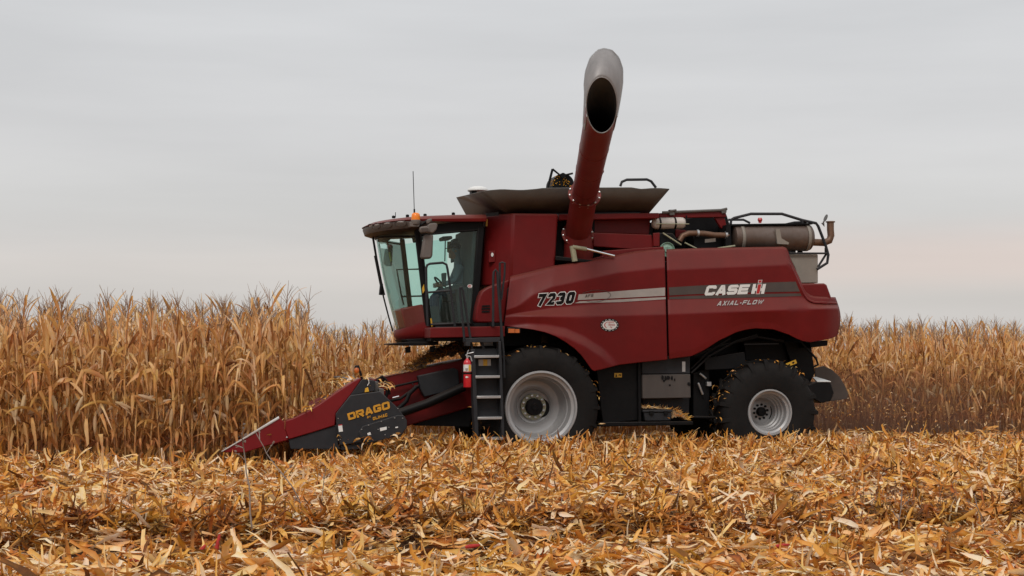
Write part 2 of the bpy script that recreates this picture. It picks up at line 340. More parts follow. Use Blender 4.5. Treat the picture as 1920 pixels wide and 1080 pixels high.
def stroke_text(mb, text, quad, yf, t=.25, grow=0.0, gap=.14, w0=.8, lift=.006):
    """bold lettering of mitred strokes between four photo corners (bl, br, tr, tl)"""
    ww = {'I': t * 1.05, '-': .4, 'W': w0 * 1.35, 'M': w0 * 1.25}; cells = []; x = 0
    for ch in text: W = ww.get(ch, w0); cells.append((ch, x, W)); x += W + gap
    tot = x - gap; bl, br, tr, tl = [np.array(q, float) for q in quad]; nth = 0
    for ch, x0, W in cells:
        for pts, closed in glyph(ch, W, t / 2):
            p = [np.array(q, float) for q in pts]; n = len(p); h = t / 2 + grow; L_, R_ = [], []
            if not closed and grow:
                p[0] = p[0] + (p[0] - p[1]) / np.linalg.norm(p[0] - p[1]) * grow; p[-1] = p[-1] + (p[-1] - p[-2]) / np.linalg.norm(p[-1] - p[-2]) * grow
            for i in range(n):
                pr_ = p[i - 1] if (i or closed) else None; nx = p[(i + 1) % n] if (i < n - 1 or closed) else None
                d1 = (p[i] - pr_) / np.linalg.norm(p[i] - pr_) if pr_ is not None else None; d2 = (nx - p[i]) / np.linalg.norm(nx - p[i]) if nx is not None else None
                if d1 is None: d1 = d2
                if d2 is None: d2 = d1
                n1 = np.array((-d1[1], d1[0])); n2 = np.array((-d2[1], d2[0])); m_ = n1 + n2; m_ = m_ / max(1e-6, np.linalg.norm(m_)); sc_ = min(1.7, 1 / max(.3, m_.dot(n1)))
                L_.append(p[i] + m_ * h * sc_); R_.append(p[i] - m_ * h * sc_)
            out = []
            for q in L_ + R_:
                a_, b_ = (q[0] + x0) / tot, q[1]; c_ = (bl * (1 - a_) + br * a_) * (1 - b_) + (tl * (1 - a_) + tr * a_) * b_
                out.append(P(c_[0], c_[1], yf(c_[0], c_[1]) - lift - .008 - .0006 * (nth % 3)))
            mb.add(out, [(i, (i + 1) % n, n + (i + 1) % n, n + i) for i in range(n if closed else n - 1)]); nth += 1

def poly_on(mb, uvs, yf, lift=.004):
    mb.add([P(u, v, yf(u, v) - lift - .008) for u, v in uvs], [tuple(range(len(uvs)))])

def strip_on(mb, top, bot, yf, n=24, lift=.003):
    """a band between two photo polylines, laid on the surface"""
    u0, u1 = top[0][0], top[-1][0]; w0, w1 = bot[0][0], bot[-1][0]; a = []; b = []
    for i in range(n + 1):
        t = i / n; u = u0 + (u1 - u0) * t; w = w0 + (w1 - w0) * t
        vt, vb = interp(u, top), interp(w, bot)
        a.append(P(u, vt, yf(u, vt) - lift - .008)); b.append(P(w, vb, yf(w, vb) - lift - .008))
    mb.add(a + b, [(i, i + 1, n + 2 + i, n + 1 + i) for i in range(n)])

# ================================================================== THE COMBINE
comb = thing('combine_harvester', 'dusty red combine harvester driving through the corn with its grey spouted auger swung out', 'combine harvester', tuple(P(1200, 860, 1.5).xy) + (0,))
BW = 3.1                                                        # width over the side panels

# ---- curved side panels
TOPF = [(945, 521), (958, 518), (1000, 508), (1041, 498), (1075, 493), (1109, 487), (1147, 480), (1170, 475), (1193, 471), (1220, 468.5), (1247, 467.5), (1260, 467)]
C1F = [(945, 580), (965, 574), (976, 569), (1000, 551), (1036, 536), (1097, 523), (1157, 510), (1247, 500), (1260, 499)]
LAF = [(945, 592), (965, 587.5), (1036, 577), (1133, 568), (1247, 561.5), (1260, 561)]
LBF = [(945, 594), (965, 592), (1084, 593), (1250, 588.5), (1260, 588)]
BOTF = [(945, 611), (954, 612), (1000, 618), (1022, 623), (1043, 631), (1060, 641), (1077, 653), (1090, 666), (1099, 678), (1107, 690), (1113, 696), (1130, 692), (1161, 684), (1200, 679.5), (1253, 674)]
ABF = [(945, 611), (954, 609), (988, 604), (1024, 606), (1060, 613), (1096, 629), (1128, 650), (1157, 676), (1170, 690)]
def y_front(u, v):
    t, c1, la, lb, bo = (interp(u, q) for q in (TOPF, C1F, LAF, LBF, BOTF))
    k = sstep(955, 1010, u)
    y = np.interp(v, [t, t + 3, t + 9, c1, c1 + 2.5, la, la + 1.5, lb, lb + 2, bo], [.27, .20, .17, .052, .045, .075, .072, .06 - .105 * k, .055 - .105 * k, .075 - .07 * k])
    ab = interp(u, ABF)
    if u < 1168 and v > ab:
        y -= .11 * sstep(0, 1, (v - ab) / 22) * (1 - sstep(1120, 1168, u)); 
    return float(y)
TOPR = [(1247, 468), (1300, 466), (1361, 464.5), (1468, 463), (1474, 465), (1477, 470), (1482, 486), (1499, 522), (1507, 540), (1512, 548), (1518, 553), (1527, 556), (1545, 557), (1566, 557.5), (1580, 558)]
C1R = [(1247, 505), (1361, 500), (1486, 495), (1499, 524), (1507, 541), (1527, 557), (1580, 559)]
LAR = [(1247, 561.5), (1400, 558), (1515, 556), (1540, 559), (1580, 560)]
LBR = [(1247, 588.5), (1361, 584), (1500, 579), (1580, 578)]
BOTR = [(1247, 674), (1297, 667.5), (1319, 657), (1347, 639), (1380, 623), (1398, 618), (1417, 615.5), (1450, 617.5), (1478, 627), (1490, 633), (1505, 639.5), (1519, 641.5), (1555, 635.5), (1569, 630), (1580, 626)]
def y_rear(u, v):
    t, c1, la, lb, bo = (interp(u, q) for q in (TOPR, C1R, LAR, LBR, BOTR))
    c1 = max(c1, t + 9.5); la = max(la, c1 + 3); lb = max(lb, la + 2)
    k = 1 - sstep(1476, 1530, u) * .5
    y = np.interp(v, [t, t + 3, t + 9, c1, c1 + 2.5, la, la + 1.5, lb, lb + 2, max(bo - 12, lb + 4), bo], [.27 * k, .20 * k, .17 * k, .052, .045, .075, .07, -.045, -.05, .01, .03])
    if u < 1513: y -= .0
    y += .30 * max(0, (u - 1540) / 34) ** 2
    return float(y)

def panel_mesh(top, bot, L_, R_, yf, nu, nv, bulge=0, far=False):
    grid = []
    for i in range(nu + 1):
        p = i / nu; ut = L_[0] + (R_[0] - L_[0]) * p; ub = L_[1] + (R_[1] - L_[1]) * p
        vt, vb = interp(ut, top), interp(ub, bot); row = []
        for j in range(nv + 1):
            q = j / nv; u = ut + (ub - ut) * q + bulge * (p ** 10) * math.sin(math.pi * q) ; v = vt + (vb - vt) * q
            y = yf(u, v); pt = P(u, v, y)
            if far: pt = Vector((pt.x, BW - y, pt.z))
            row.append(pt)
        grid.append(row)
    m = MB(); m.loft(grid, closed=False, cap0=False, cap1=False); return m

pf = panel_mesh(TOPF, BOTF, (956.5, 945.5), (1246, 1251), y_front, 96, 140).build('side_panel', M['red'], comb, smooth=50, solid=.012)
pr = panel_mesh(TOPR, BOTR, (1249.5, 1254.5), (1566, 1569), y_rear, 100, 140, 8).build('side_panel', M['red'], comb, smooth=50, solid=.012)
pf['label'] = 'front side panel with the model number and wheel arch'; pr['label'] = 'rear side panel with white lettering on a dark stripe'
panel_mesh(TOPF, BOTF, (956.5, 945.5), (1246, 1251), y_front, 30, 20, 0, True).build('side_panel', M['red'], comb, smooth=50, solid=.012)
panel_mesh(TOPR, BOTR, (1249.5, 1254.5), (1566, 1569), y_rear, 40, 20, 8, True).build('side_panel', M['red'], comb, smooth=50, solid=.012)

# decals of the front panel
m = MB(); strip_on(m, [(1085, 552), (1157, 546), (1247, 539)], [(1083, 562.5), (1157, 559), (1247, 554.5)], y_front)
strip_on(m, [(1087, 565), (1160, 561.5), (1248, 557)], [(1077, 568.5), (1160, 566.5), (1248, 561)], y_front)
m.build('stripe_decal', M['stripe'], pf, smooth=0)
m = MB(); stroke_text(m, '7230', [(1006, 574), (1074, 569), (1080, 546.5), (1011, 551)], y_front, .28, .06, .17, .72, .004); m.build('number_outline', M['white'], pf, smooth=0)
m = MB(); stroke_text(m, '7230', [(1006, 574), (1074, 569), (1080, 546.5), (1011, 551)], y_front, .28, 0, .17, .72, .008); m.build('model_number', M['black'], pf, smooth=0)
m = MB(); stroke_text(m, 'AFS', [(1097, 558), (1112, 556.5), (1113, 551), (1098, 552.3)], y_front, .2, 0, .2, .75, .008)
arc = []
for i in range(25):
    t = math.pi * (-.75 + 1.5 * i / 24); arc.append((1116 + 28 * math.cos(t) - 7 * math.sin(t) * -1 * -1, 555 - 10 * math.sin(t) - 4.5 * math.cos(t)))
m.tube([P(u, v, y_front(u, v) - .016) for u, v in arc], .004, 4)
m.build('stripe_lettering', M['stripedark'], pf, smooth=0)
oc = (1143, 609.5)
m = MB(); ring = lambda a, b: [(oc[0] + a * math.cos(2 * math.pi * i / 40), oc[1] + b * math.sin(2 * math.pi * i / 40)) for i in range(40)]
poly_on(m, ring(17.6, 12.2), y_front, .004); rd = m.build('round_decal', M['black'], pf, smooth=0)
m = MB(); poly_on(m, ring(13.6, 8.6), y_front, .006)
for i in range(14):
    a0 = 2 * math.pi * (i + .22) / 14; a1 = 2 * math.pi * (i + .78) / 14
    q = [(oc[0] + 16.1 * math.cos(a0 + (a1 - a0) * j / 5), oc[1] + 10.9 * math.sin(a0 + (a1 - a0) * j / 5)) for j in range(6)] + [(oc[0] + 15.3 * math.cos(a1 + (a0 - a1) * j / 5), oc[1] + 10.1 * math.sin(a1 + (a0 - a1) * j / 5)) for j in range(6)]
    poly_on(m, q, y_front, .006)
m.build('decal_field', M['white'], pf, smooth=0)
m = MB()
poly_on(m, [(oc[0] - 2 + 8 * math.cos(R(t)), oc[1] + 6.5 * math.sin(R(t))) for t in range(110, 260, 15)] + [(oc[0] - 1 + 7.4 * math.cos(R(t)), oc[1] + 6 * math.sin(R(t))) for t in range(245, 110, -15)], y_front, .009)
text_on(m, 'Central', [(1139, 605.5), (1151, 605.5), (1151, 601.5), (1139, 601.5)], y_front, .01, .1, 1, .009)
text_on(m, 'Illinois', [(1141, 610.8), (1153, 610.8), (1153, 606.6), (1141, 606.6)], y_front, .01, .1, 1, .009)
text_on(m, 'Ag', [(1143.5, 615.5), (1148, 615.5), (1148, 611.8), (1143.5, 611.8)], y_front, .01, .1, 1, .009)
m.build('decal_print', M['letterred'], pf, smooth=0)
# decals of the rear panel
m = MB(); strip_on(m, [(1254, 539), (1300, 536), (1400, 531), (1492, 528)], [(1255, 554), (1300, 551.5), (1400, 548.5), (1499.5, 546.5)], y_rear)
strip_on(m, [(1255, 556.8), (1300, 554.5), (1400, 551.5), (1501, 550)], [(1255, 561), (1300, 560.2), (1400, 558), (1503, 555)], y_rear)
m.build('stripe_decal', M['stripedark'], pr, smooth=0)
m = MB(); stroke_text(m, 'CASE', [(1320, 554.3), (1401, 551.3), (1407, 533), (1326, 535.5)], y_rear, .29, 0, .07, .98, .007)
for a in ((1408.3, 1413.8), (1426.5, 1432.5)):
    poly_on(m, [(a[0], 551), (a[1] + (1 if a[0] < 1420 else 0), 550.7), (a[1] + 4, 532.3), (a[0] + 4, 532.6)], y_rear, .007)
poly_on(m, [(1413, 545.5), (1429, 545), (1430, 540), (1414, 540.4)], y_rear, .006)
poly_on(m, [(1421, 530.8), (1427.6, 530.6), (1429.6, 524.8), (1422.2, 525)], y_rear, .006)
poly_on(m, [(1417, 551.6), (1424.6, 551.4), (1428.8, 532), (1420.8, 532.2)], y_rear, .0085)
m.build('maker_lettering', M['white'], pr, smooth=0)
m = MB(); poly_on(m, [(1418, 550.6), (1423.8, 550.4), (1427.6, 532.8), (1421.6, 533)], y_rear, .0115)
poly_on(m, [(1422, 530), (1427, 529.8), (1428.6, 525.5), (1423, 525.7)], y_rear, .0095); m.build('emblem_bar', M['letterred'], pr, smooth=0)
m = MB(); stroke_text(m, 'AXIAL-FLOW', [(1344, 573.2), (1429, 570), (1433, 561.8), (1348, 564.6)], y_rear, .23, 0, .30, .98, .016); m.build('type_lettering', M['stripe'], pr, smooth=0)
# seam edge strip
# ---- rear hood step behind the panel
m = MB(); m.pp([(1502, 531.5), (1546, 531), (1551, 534), (1559, 556), (1560, 600), (1500, 600), (1490, 560)], .16, BW - .16); m.build('rear_hood', M['red'], comb, bevel=.03)
m = MB(); m.pp([(1530, 575), (1574, 580), (1573, 628), (1540, 634)], .32, BW - .32); m.build('rear_panel', M['red'], comb, bevel=.03)

# ---- dark body between the panels
m = MB()
m.pp([(950, 540), (1050, 510), (1200, 490), (1480, 490), (1490, 560), (1555, 575), (1555, 622), (1500, 628), (1450, 606), (1380, 612), (1330, 640), (1300, 655), (1120, 680), (1060, 630), (1000, 612), (950, 606)], .30, BW - .30)
m.pp([(870, 650), (1110, 640), (1330, 640), (1330, 790), (1120, 800), (1110, 720), (905, 700)], 1.0, BW - 1.0)
m.pp([(1288, 650), (1340, 632), (1400, 600), (1490, 600), (1515, 645), (1480, 720), (1290, 770)], 1.35, 1.75); m.pp([(925, 612), (1015, 612), (1015, 670), (925, 660)], 1.0, 2.1)
m.build('chassis', M['black'], comb, bevel=.02)
# front axle and rear axle
m = MB(); m.tube([P(1014, 765, .5), Vector((P(1014, 765, .5).x, BW - .5, P(1014, 765, .5).z))], .17, 16)
m.box((P(980, 700, 1).x, .75, .95), (P(1050, 700, 1).x, BW - .75, 1.5)); m.build('front_axle', M['black'], comb, bevel=.02)
pz = P(1443.5, 773.5, .5)
m = MB(); m.box((pz.x - .14, .45, pz.z - .12), (pz.x + .14, BW - .45, pz.z + .12)); m.tube([(pz.x + .05, .5, pz.z + .25), (pz.x - .5, .9, pz.z + .4)], .05); m.build('rear_axle', M['black'], comb, bevel=.02)

# ---- wheels
def wheel(u, v, Yf, Rt, W, rr, inset, nl, front, far):
    c = P(u, v, Yf); s = 1
    if far: c = Vector((c.x, BW - Yf, c.z)); s = -1
    w = thing('drive_wheel' if front else 'steer_wheel', '', None, tuple(c)); del w['label']; w.parent = comb; w.matrix_parent_inverse = Matrix.Translation(-wloc(comb))
    ax = (0, s, 0)
    m = MB()
    sh = Rt - (.045 if front else .062)
    m.lathe([(rr - .005, .015), (rr + .02, -.012), (rr + .05, -.022), (rr + .12, -.035), (rr + (sh - rr) * .55, -.045), (sh - .10, -.02), (sh - .03, .02), (sh, .075), (sh + .012, W * .3), (sh + .018, W * .5), (sh + .012, W * .7), (sh, W - .075), (sh - .03, W - .02), (sh - .1, W + .02), (rr + .1, W + .03), (rr, W)], c, ax, 80)
    for k in range(nl):
        for side in (0, 1):
            ph0 = 2 * math.pi * (k + .5 * side) / nl; rings = []
            for t in np.linspace(0, 1, 7):
                h = -.030 + t * (W * .53 + .03); 
                if side: h = W - h
                ph = ph0 - s * (-1 if True else 1) * t * t * .30 - t * .12
                rin = sh - .05 - (.14 if t == 0 else 0.03 if t < .2 else 0); rout = Rt - (.07 if t == 0 else .012 if t < .2 else 0)
                if t == 0: rin = sh - .20; rout = sh - .085
                hw = (.036 if t < .3 else .030) / Rt * (1.05 if front else 1.35); tw = hw * .72
                def pt(r_, a_): return c + Vector((r_ * math.cos(a_), s * h, r_ * math.sin(a_)))
                rings.append([pt(rin, ph - hw), pt(rout, ph - tw), pt(rout, ph + tw), pt(rin, ph + hw)])
            m.loft(rings)
    m.build('tyre', M['rubber'], w, smooth=40)
    m = MB()
    if front:
        prof = [(rr + .008, .02), (rr + .012, -.012), (rr + .0, -.028), (rr - .022, -.03), (rr - .035, -.012), (rr - .04, .02), (rr - .085, .04), (rr - .095, .09), (rr - .10, .22), (rr - .115, .235), (rr - .12, .30), (rr - .13, inset - .08), (rr - .17, inset - .02), (.37, inset), (.335, inset - .015), (.31, inset - .03), (.285, inset + .02), (.23, inset + .04), (.0, inset + .04)]
    else:
        prof = [(rr + .008, .02), (rr + .01, -.012), (rr, -.026), (rr - .018, -.026), (rr - .03, -.005), (rr - .035, .03), (rr - .07, .05), (rr - .075, .18), (rr - .095, .20), (rr - .10, .27), (rr - .125, .29), (rr - .13, .34), (rr - .155, .36), (rr - .16, inset - .04), (.215, inset), (.20, inset - .012), (0, inset - .012)]
    m.lathe(prof, c, ax, 72); m.build('rim', M['rim'], w, smooth=40)
    hub = MB()
    if front:
        hub.lathe([(.15, inset + .05), (.15, inset - .10), (.135, inset - .125), (.06, inset - .135), (.05, inset - .15), (0, inset - .15)], c, ax, 28)
    else:
        hub.lathe([(.085, inset), (.085, inset - .08), (.07, inset - .10), (0, inset - .11)], c, ax, 20)
    hb = hub.build('hub', M['black'], w, smooth=40)
    if front:
        q = MB(); q.lathe([(.225, inset + .03), (.225, inset - .02), (.152, inset - .02), (.152, inset + .02)], c, ax, 36); q.build('hub_ring', M['olive'], w, smooth=30)
    b = MB()
    nb, rb = (12, .19) if front else (10, .128)
    for k in range(nb):
        a = 2 * math.pi * (k + .3) / nb; cc = c + Vector((rb * math.cos(a), 0, rb * math.sin(a)))
        b.lathe([(.024, inset), (.024, inset - .045), (0, inset - .05)] if front else [(.022, inset), (.022, inset - .04), (0, inset - .045)], cc, ax, 8)
    b.build('wheel_nut', M['steel'] if front else M['black'], w, smooth=40)
    return w
for far in (False, True):
    wheel(1014.5, 765, -.10, 1.07, .80, .625, .60, 20, True, far)
    wheel(1443.5, 773.5, .0, .945, .62, .405, .46, 19, False, far)

# ---- mudguard gap cover over the front wheel, boxes under the panel
m = MB(); m.pp([(1118, 690), (1196, 676), (1198, 788), (1130, 794), (1126, 760)], .30, .9); m.pp([(1196, 676), (1202, 675), (1203, 797), (1197, 797)], .24, .8)
m.pp([(1120, 792), (1300, 790), (1300, 797), (1122, 800)], .20, 1.0)
sb = m.build('shield_box', M['black'], comb, bevel=.012)
m = MB(); poly_on(m, [(1152, 707.5), (1166, 707.5), (1166, 699.5), (1152, 699.5)], lambda u, v: .30); m.build('warning_decal', M['yellow'], sb, smooth=0)
m = MB()
for q in ([(1153.5, 706.5), (1157.5, 706.5), (1155.5, 701)], [(1160, 705), (1164.5, 702), (1164, 705.5), (1160.5, 702)]): poly_on(m, q, lambda u, v: .296)
m.build('decal_print', M['black'], sb, smooth=0)
m = MB(); m.pp([(1203.5, 672), (1294, 664), (1294, 701), (1204, 701)], .22, 1.0); m.pp([(1204.5, 747), (1293, 746), (1292, 789), (1204.5, 789)], .55, 1.0); bb = m.build('battery_box', M['dark'], comb, bevel=.012)
m = MB(); m.pp([(1204.5, 702.5), (1294.5, 701.5), (1295.5, 746), (1205, 747.5)], .20, .9); dr = m.build('box_cover', M['tan'], comb, bevel=.012)
m = MB()
for du, dv, su, sv in ((0, 0, 3, 5), (6, 1, 2.5, 5.5), (11, 0, 3.5, 4.5), (18, 1, 2.2, 4), (23, 4, 1.6, 3), (14, 14, 2, 2), (50, 12, 3, 4), (3, 6, 2.5, 3)):
    poly_on(m, [(1242 + du + su * math.cos(t) * (.7 + .5 * random.random()), 708 + dv + sv * math.sin(t) * (.7 + .5 * random.random())) for t in np.linspace(0, 6, 9)], lambda u, v: .20, .004)
m.build('mud_splash', M['black'], dr, smooth=0)
m = MB(); poly_on(m, [(1279, 697), (1285, 697), (1285, 678), (1279, 678)], lambda u, v: .22); m.build('data_plate', M['steel'], bb, smooth=0)
# undercarriage clutter between the boxes and the rear wheel
m = MB()
m.pp([(1320, 672), (1396, 660), (1400, 690), (1322, 694)], .35, .8); m.ptube([(1296, 700), (1330, 668), (1380, 640), (1420, 628)], .25, .02); m.ptube([(1296, 692), (1326, 662), (1370, 634)], .28, .018)
m.ptube([(1300, 668), (1345, 650), (1420, 632), (1470, 640)], .3, .022); m.ptube([(1395, 646), (1460, 645)], .22, .012); m.pp([(1296, 780), (1345, 781), (1345, 785), (1296, 784)], .3, .5)
m.pp([(1470, 640), (1520, 640), (1528, 700), (1515, 725), (1490, 700)], .9, BW - .9); m.pp([(1518, 642), (1552, 638), (1552, 648), (1520, 652)], .4, BW - .4)
m.pp([(1300, 700), (1330, 690), (1330, 780), (1300, 780)], .5, .9); m.ptube([(1500, 640), (1530, 672), (1534, 684), (1524, 688)], .45, .022); m.pp([(1395, 640), (1470, 640), (1500, 690), (1400, 690)], 1.0, 2.0)
uc = m.build('undercarriage', M['black'], comb, bevel=.008)
m = MB(); m.ptube([(1309, 718), (1318, 740)], .42, .022, 6); m.ptube([(1312, 700), (1324, 710)], .42, .02, 6); m.pp([(1326, 716), (1334, 716), (1334, 724), (1326, 724)], .4, .5); m.build('steering_link', M['steel'], comb, bevel=.005)
m = MB(); m.pp([(1473, 682), (1492, 674), (1494.5, 681), (1476, 688)], .36, .365); wd = m.build('warning_decal', M['yellow'], comb)
m = MB(); m.pp([(1485, 681), (1487, 678), (1490, 679), (1488, 682)], .354, .359); m.pp([(1477, 685), (1481, 682), (1482, 685)], .354, .359); m.build('decal_print', M['black'], wd)
# spreader at the tail
m = MB(); m.pp([(1530, 716), (1558, 717), (1564, 737), (1558, 752), (1540, 756), (1520, 745), (1515, 722)], .55, BW - .55); sp = m.build('straw_spreader', M['black'], comb, bevel=.015)
m = MB(); m.add([P(1530, 707, 1.0), P(1558, 715.5, .53), P(1532, 715.5, .53), P(1524, 708, .9)], [(0, 1, 2, 3)]); m.build('spreader_lid', M['white'], sp, smooth=0, solid=.012)
m = MB(); m.pp([(1528, 690), (1545, 686), (1560, 693), (1574, 706), (1584, 722), (1591, 738), (1588, 748), (1560, 752), (1540, 752), (1530, 730)], 1.15, 1.18); m.build('spreader_deflector', M['belt'], comb, bevel=.005)

# ---- red tank front corner and recess
m = MB()
zt = P(1047, 401, .3).z; zb = P(1037, 498, .3).z - .35
plan = [(P(912, 403, .80).x, .80), (P(962, 402, .32).x, .32), (P(1047, 401, .28).x, .28), (P(1047, 401, .28).x, BW - .28), (P(962, 402, .32).x, BW - .32), (P(912, 403, .80).x, BW - .80)]
def planshift(z):                                               # the front edge leans like the cab pillar
    k = (zt - z); return [(x + (-.065 * k if i in (2, 3) else -.085 * k if i in (0, 5) else -.04 * k), y, z) for i, (x, y) in enumerate(plan)]
m.loft([planshift(zt), planshift(zb)]); tk = m.build('grain_tank', M['red'], comb, bevel=.035)
m = MB(); f = lambda u, v: .62
m.pp([(917, 471), (929, 470), (928.5, 491), (916, 492)], .585, .64); m.build('tank_hatch', M['red'], tk, bevel=.006)
m = MB(); poly_on(m, [(923 + 2.4 * math.cos(t), 477.5 + 3.8 * math.sin(t)) for t in np.linspace(0, 2 * math.pi, 16)[:-1]], lambda u, v: .58); m.build('round_sticker', M['white'], tk, smooth=0)
m = MB(); m.pp([(911.5, 411), (914.5, 411), (914, 424), (911, 424)], .74, .8); m.build('side_marker', M['yellow'], tk)
# lower body of the tank behind the elbow
m = MB()
m.pp([(1048, 498), (1130, 480), (1130, 470), (1245, 462), (1245, 500), (1048, 520)], .30, .5)
m.pp([(1112, 436), (1222, 440), (1226, 463), (1216, 468), (1190, 468), (1112, 462)], .50, BW - .5)
m.pp([(1112, 413), (1220, 411), (1217, 440), (1112, 437)], .72, BW - .72)
m.pp([(1048, 401.5), (1236, 399), (1236, 409.5), (1048, 413)], .42, BW - .42)
m.build('tank_side', M['red'], comb, bevel=.015)
m = MB(); m.pp([(1040, 478), (1245, 468), (1245, 510), (1040, 520)], 1.0, 1.4); m.pp([(1046, 405), (1115, 410), (1115, 470), (1100, 485), (1042, 494)], .68, .9); m.build('elbow_recess', M['black'], comb)
# tank extension flaps of dark sheet
m = MB()
ya, yb = .55, BW - .55
bn0, bn1 = P(955, 403, ya), P(1217, 399, ya)
TU = [(902, 359.5), (915, 357), (941, 355), (960, 356), (977.5, 356.7), (995, 355.4), (1009.6, 354), (1017.6, 352.8), (1070, 352.2), (1184, 351.6), (1195, 353.5), (1204, 354.8), (1214, 353.6), (1225, 352.8), (1240, 353), (1255, 354.4)]
us = np.linspace(902, 1255, 41); nr = [P(u, interp(u, TU), 0) for u in us]; n = len(nr) - 1
bt_ = [bn0.lerp(bn1, i / n) for i in range(n + 1)]
m.add(bt_ + nr, [(i, i + 1, n + 2 + i, n + 1 + i) for i in range(n)])
mir = lambda p: Vector((p.x, BW - p.y, p.z))
fc = P(856, 370, 3.0); fb = P(884, 402, yb); fb.z = min(fb.z, bn0.z); fe = mir(nr[-1]); be = mir(bn1)
m.add([bn0, nr[0], fc, fb], [(0, 1, 2), (0, 2, 3)])
m.add([fb, fc, fe, be], [(0, 1, 2, 3)])
m.add([bn1, nr[-1], fe, be], [(0, 1, 2, 3)])
m.build('tank_extension', M['tankgrey'], comb, smooth=12, solid=.012)
m = MB(); m.pp([(985, 393), (1200, 390.5), (1200, 400), (985, 403)], .52, .535); m.pp([(912, 400), (935, 397), (935, 404), (912, 406)], .5, .53); m.build('tank_trim', M['dark'], comb)
# grain heap and cross auger seen above the tank, grab rail
m = MB(); m.ptube([(1027, 352), (1036, 317)], .9, .022); m.ptube([(1036, 317), (1052, 330), (1074, 325)], .9, .018); m.ptube([(1052, 330), (1053, 352)], .95, .03); m.lathe([(.05, 0), (.05, .06)], P(1056, 329, .85), (0, 1, 0), 10, True, True)
m.lathe([(.20, -.25), (.20, .25)], P(1050, 349, 1.2), (0, 1, 0), 24, True, True); bu = m.build('auger_frame', M['black'], comb)
m = MB()
for i in range(70):
    a = random.random() * math.pi; r_ = .20 * math.sqrt(random.random()); p = P(1050, 349, .94); m.ball((p.x + r_ * math.cos(a), .94, p.z + r_ * math.sin(a)), .011, n=6)
kn = m.build('corn_kernels', M['gold'], comb); kn['kind'] = 'stuff'
m = MB(); m.ptube([(1163, 349), (1166, 341), (1175, 337), (1213, 336.5), (1221, 340), (1230, 352)], .5, .024); m.build('grab_rail', M['dark'], comb)
# gps dome
m = MB(); c = P(896, 357, 2.45); m.lathe([(.0, .075), (.10, .07), (.17, .045), (.195, .01), (.195, -.01), (.18, -.02), (0, -.02)], c, (0, 0, 1), 28); gd = m.build('satellite_receiver', M['white'], comb, smooth=50)
m = MB(); m.box((c.x - .14, c.y - .1, c.z - .12), (c.x - .04, c.y + .1, c.z - .015)); m.tube([(c.x - .09, c.y, c.z - .03), (c.x - .05, c.y, c.z - .6)], .03); m.build('receiver_bracket', M['black'], gd)

# ---- unloading auger
elb = P(1085, 470, .55); A0 = P(1083, 440, .5); A1 = P(1096, 365, -.35); E = P(1123, 232, -5.2)
axd = (E - A1).normalized()
m = MB(); m.tube([elb + Vector((0, .1, -.35)), elb, A0], [.27, .26, .245], 28); m.tube([A0, A1], [.225, .225], 28)
tub = [A1, A1.lerp(E, .25), A1.lerp(E, .5), A1.lerp(E, .75), E - axd * .10]
m.tube(tub, .214, 32, False)
au = m.build('unloading_auger', M['red_tube'], comb, smooth=50)
m = MB()
for t in (.15, .42, .72): m.lathe([(.215, -.012), (.219, -.008), (.219, .008), (.215, .012)], A1.lerp(E, t), axd, 32)
m.ptube([(1128, 321, -1.2), (1132, 322, -1.2)], -1.2, .02, 6); m.build('weld_band', M['red_tube'], au)
d0 = (A1 - A0).normalized()
m = MB()
for c_, d_, r_ in ((A0, d0, .285), (A1, d0, .282)): m.lathe([(.2, -.02), (r_, -.02), (r_, .02), (.2, .02)], c_, d_, 36)
fl = m.build('flange', M['red_tube'], au, smooth=30)
m = MB()
for c_, d_, r_ in ((A0, d0, .262), (A1, d0, .258)):
    e1 = d_.orthogonal().normalized(); e2 = d_.cross(e1)
    for k in range(12):
        a = 2 * math.pi * (k + .5) / 12; m.ball(c_ + (e1 * math.cos(a) + e2 * math.sin(a)) * r_ - d_ * .0 + d_ * (-.028), .022, n=8)
        m.ball(c_ + (e1 * math.cos(a) + e2 * math.sin(a)) * r_ + d_ * (.028), .022, n=8)
m.build('flange_bolt', M['steel'], fl)
# spout: the tube is cut on the slant and carries a flared sheet-metal hood over its mouth
side = axd.cross(Vector((0, 0, 1))).normalized(); upv = side.cross(axd).normalized()
yat = lambda s_: (E + axd * s_).y
def mouth(t, k=1.0): return P(1128 + 28.5 * k * math.sin(t), 197 - 52 * k * math.cos(t), yat(.605 + .145 * math.cos(t)))
ths = [2 * math.pi * k / 48 for k in range(48)]
circ = lambda s_, r_: [E + axd * s_ + (-side * math.sin(t) + upv * math.cos(t)) * r_ for t in ths]
m = MB(); m.loft([circ(-.12, .214), circ(.12, .214), [mouth(t, 1.02) for t in ths]], True, False, False); m.build('tube_end', M['red_tube'], au, smooth=40)
OUT = [(-118, 1101, 219), (-90, 1096.5, 182), (-70, 1095.5, 158), (-50, 1098, 134), (-30, 1107, 108), (-12, 1121, 94), (0, 1132, 91), (15, 1147, 94), (35, 1160.5, 108), (55, 1167.5, 129), (75, 1167.5, 155), (90, 1164, 180), (118, 1157, 219)]
hood = []
for q in np.linspace(-118, 118, 45):
    t = R(q); w = max(0, math.cos(R(q * 90 / 118))) ** .7; h0 = (1128 + 28.5 * math.sin(t), 197 - 52 * math.cos(t), yat(.605 + .145 * math.cos(t)))
    h1 = (np.interp(q, [o[0] for o in OUT], [o[1] for o in OUT]), np.interp(q, [o[0] for o in OUT], [o[2] for o in OUT]), h0[2] - axd.y * .34 * w); row = []
    for k in range(9):
        f = k / 8; row.append(P(h0[0] + (h1[0] - h0[0]) * f, h0[1] + (h1[1] - h0[1]) * f, h0[2] + (h1[2] - h0[2]) * f - .075 * math.sin(math.pi * f) * w))
    hood.append(row)
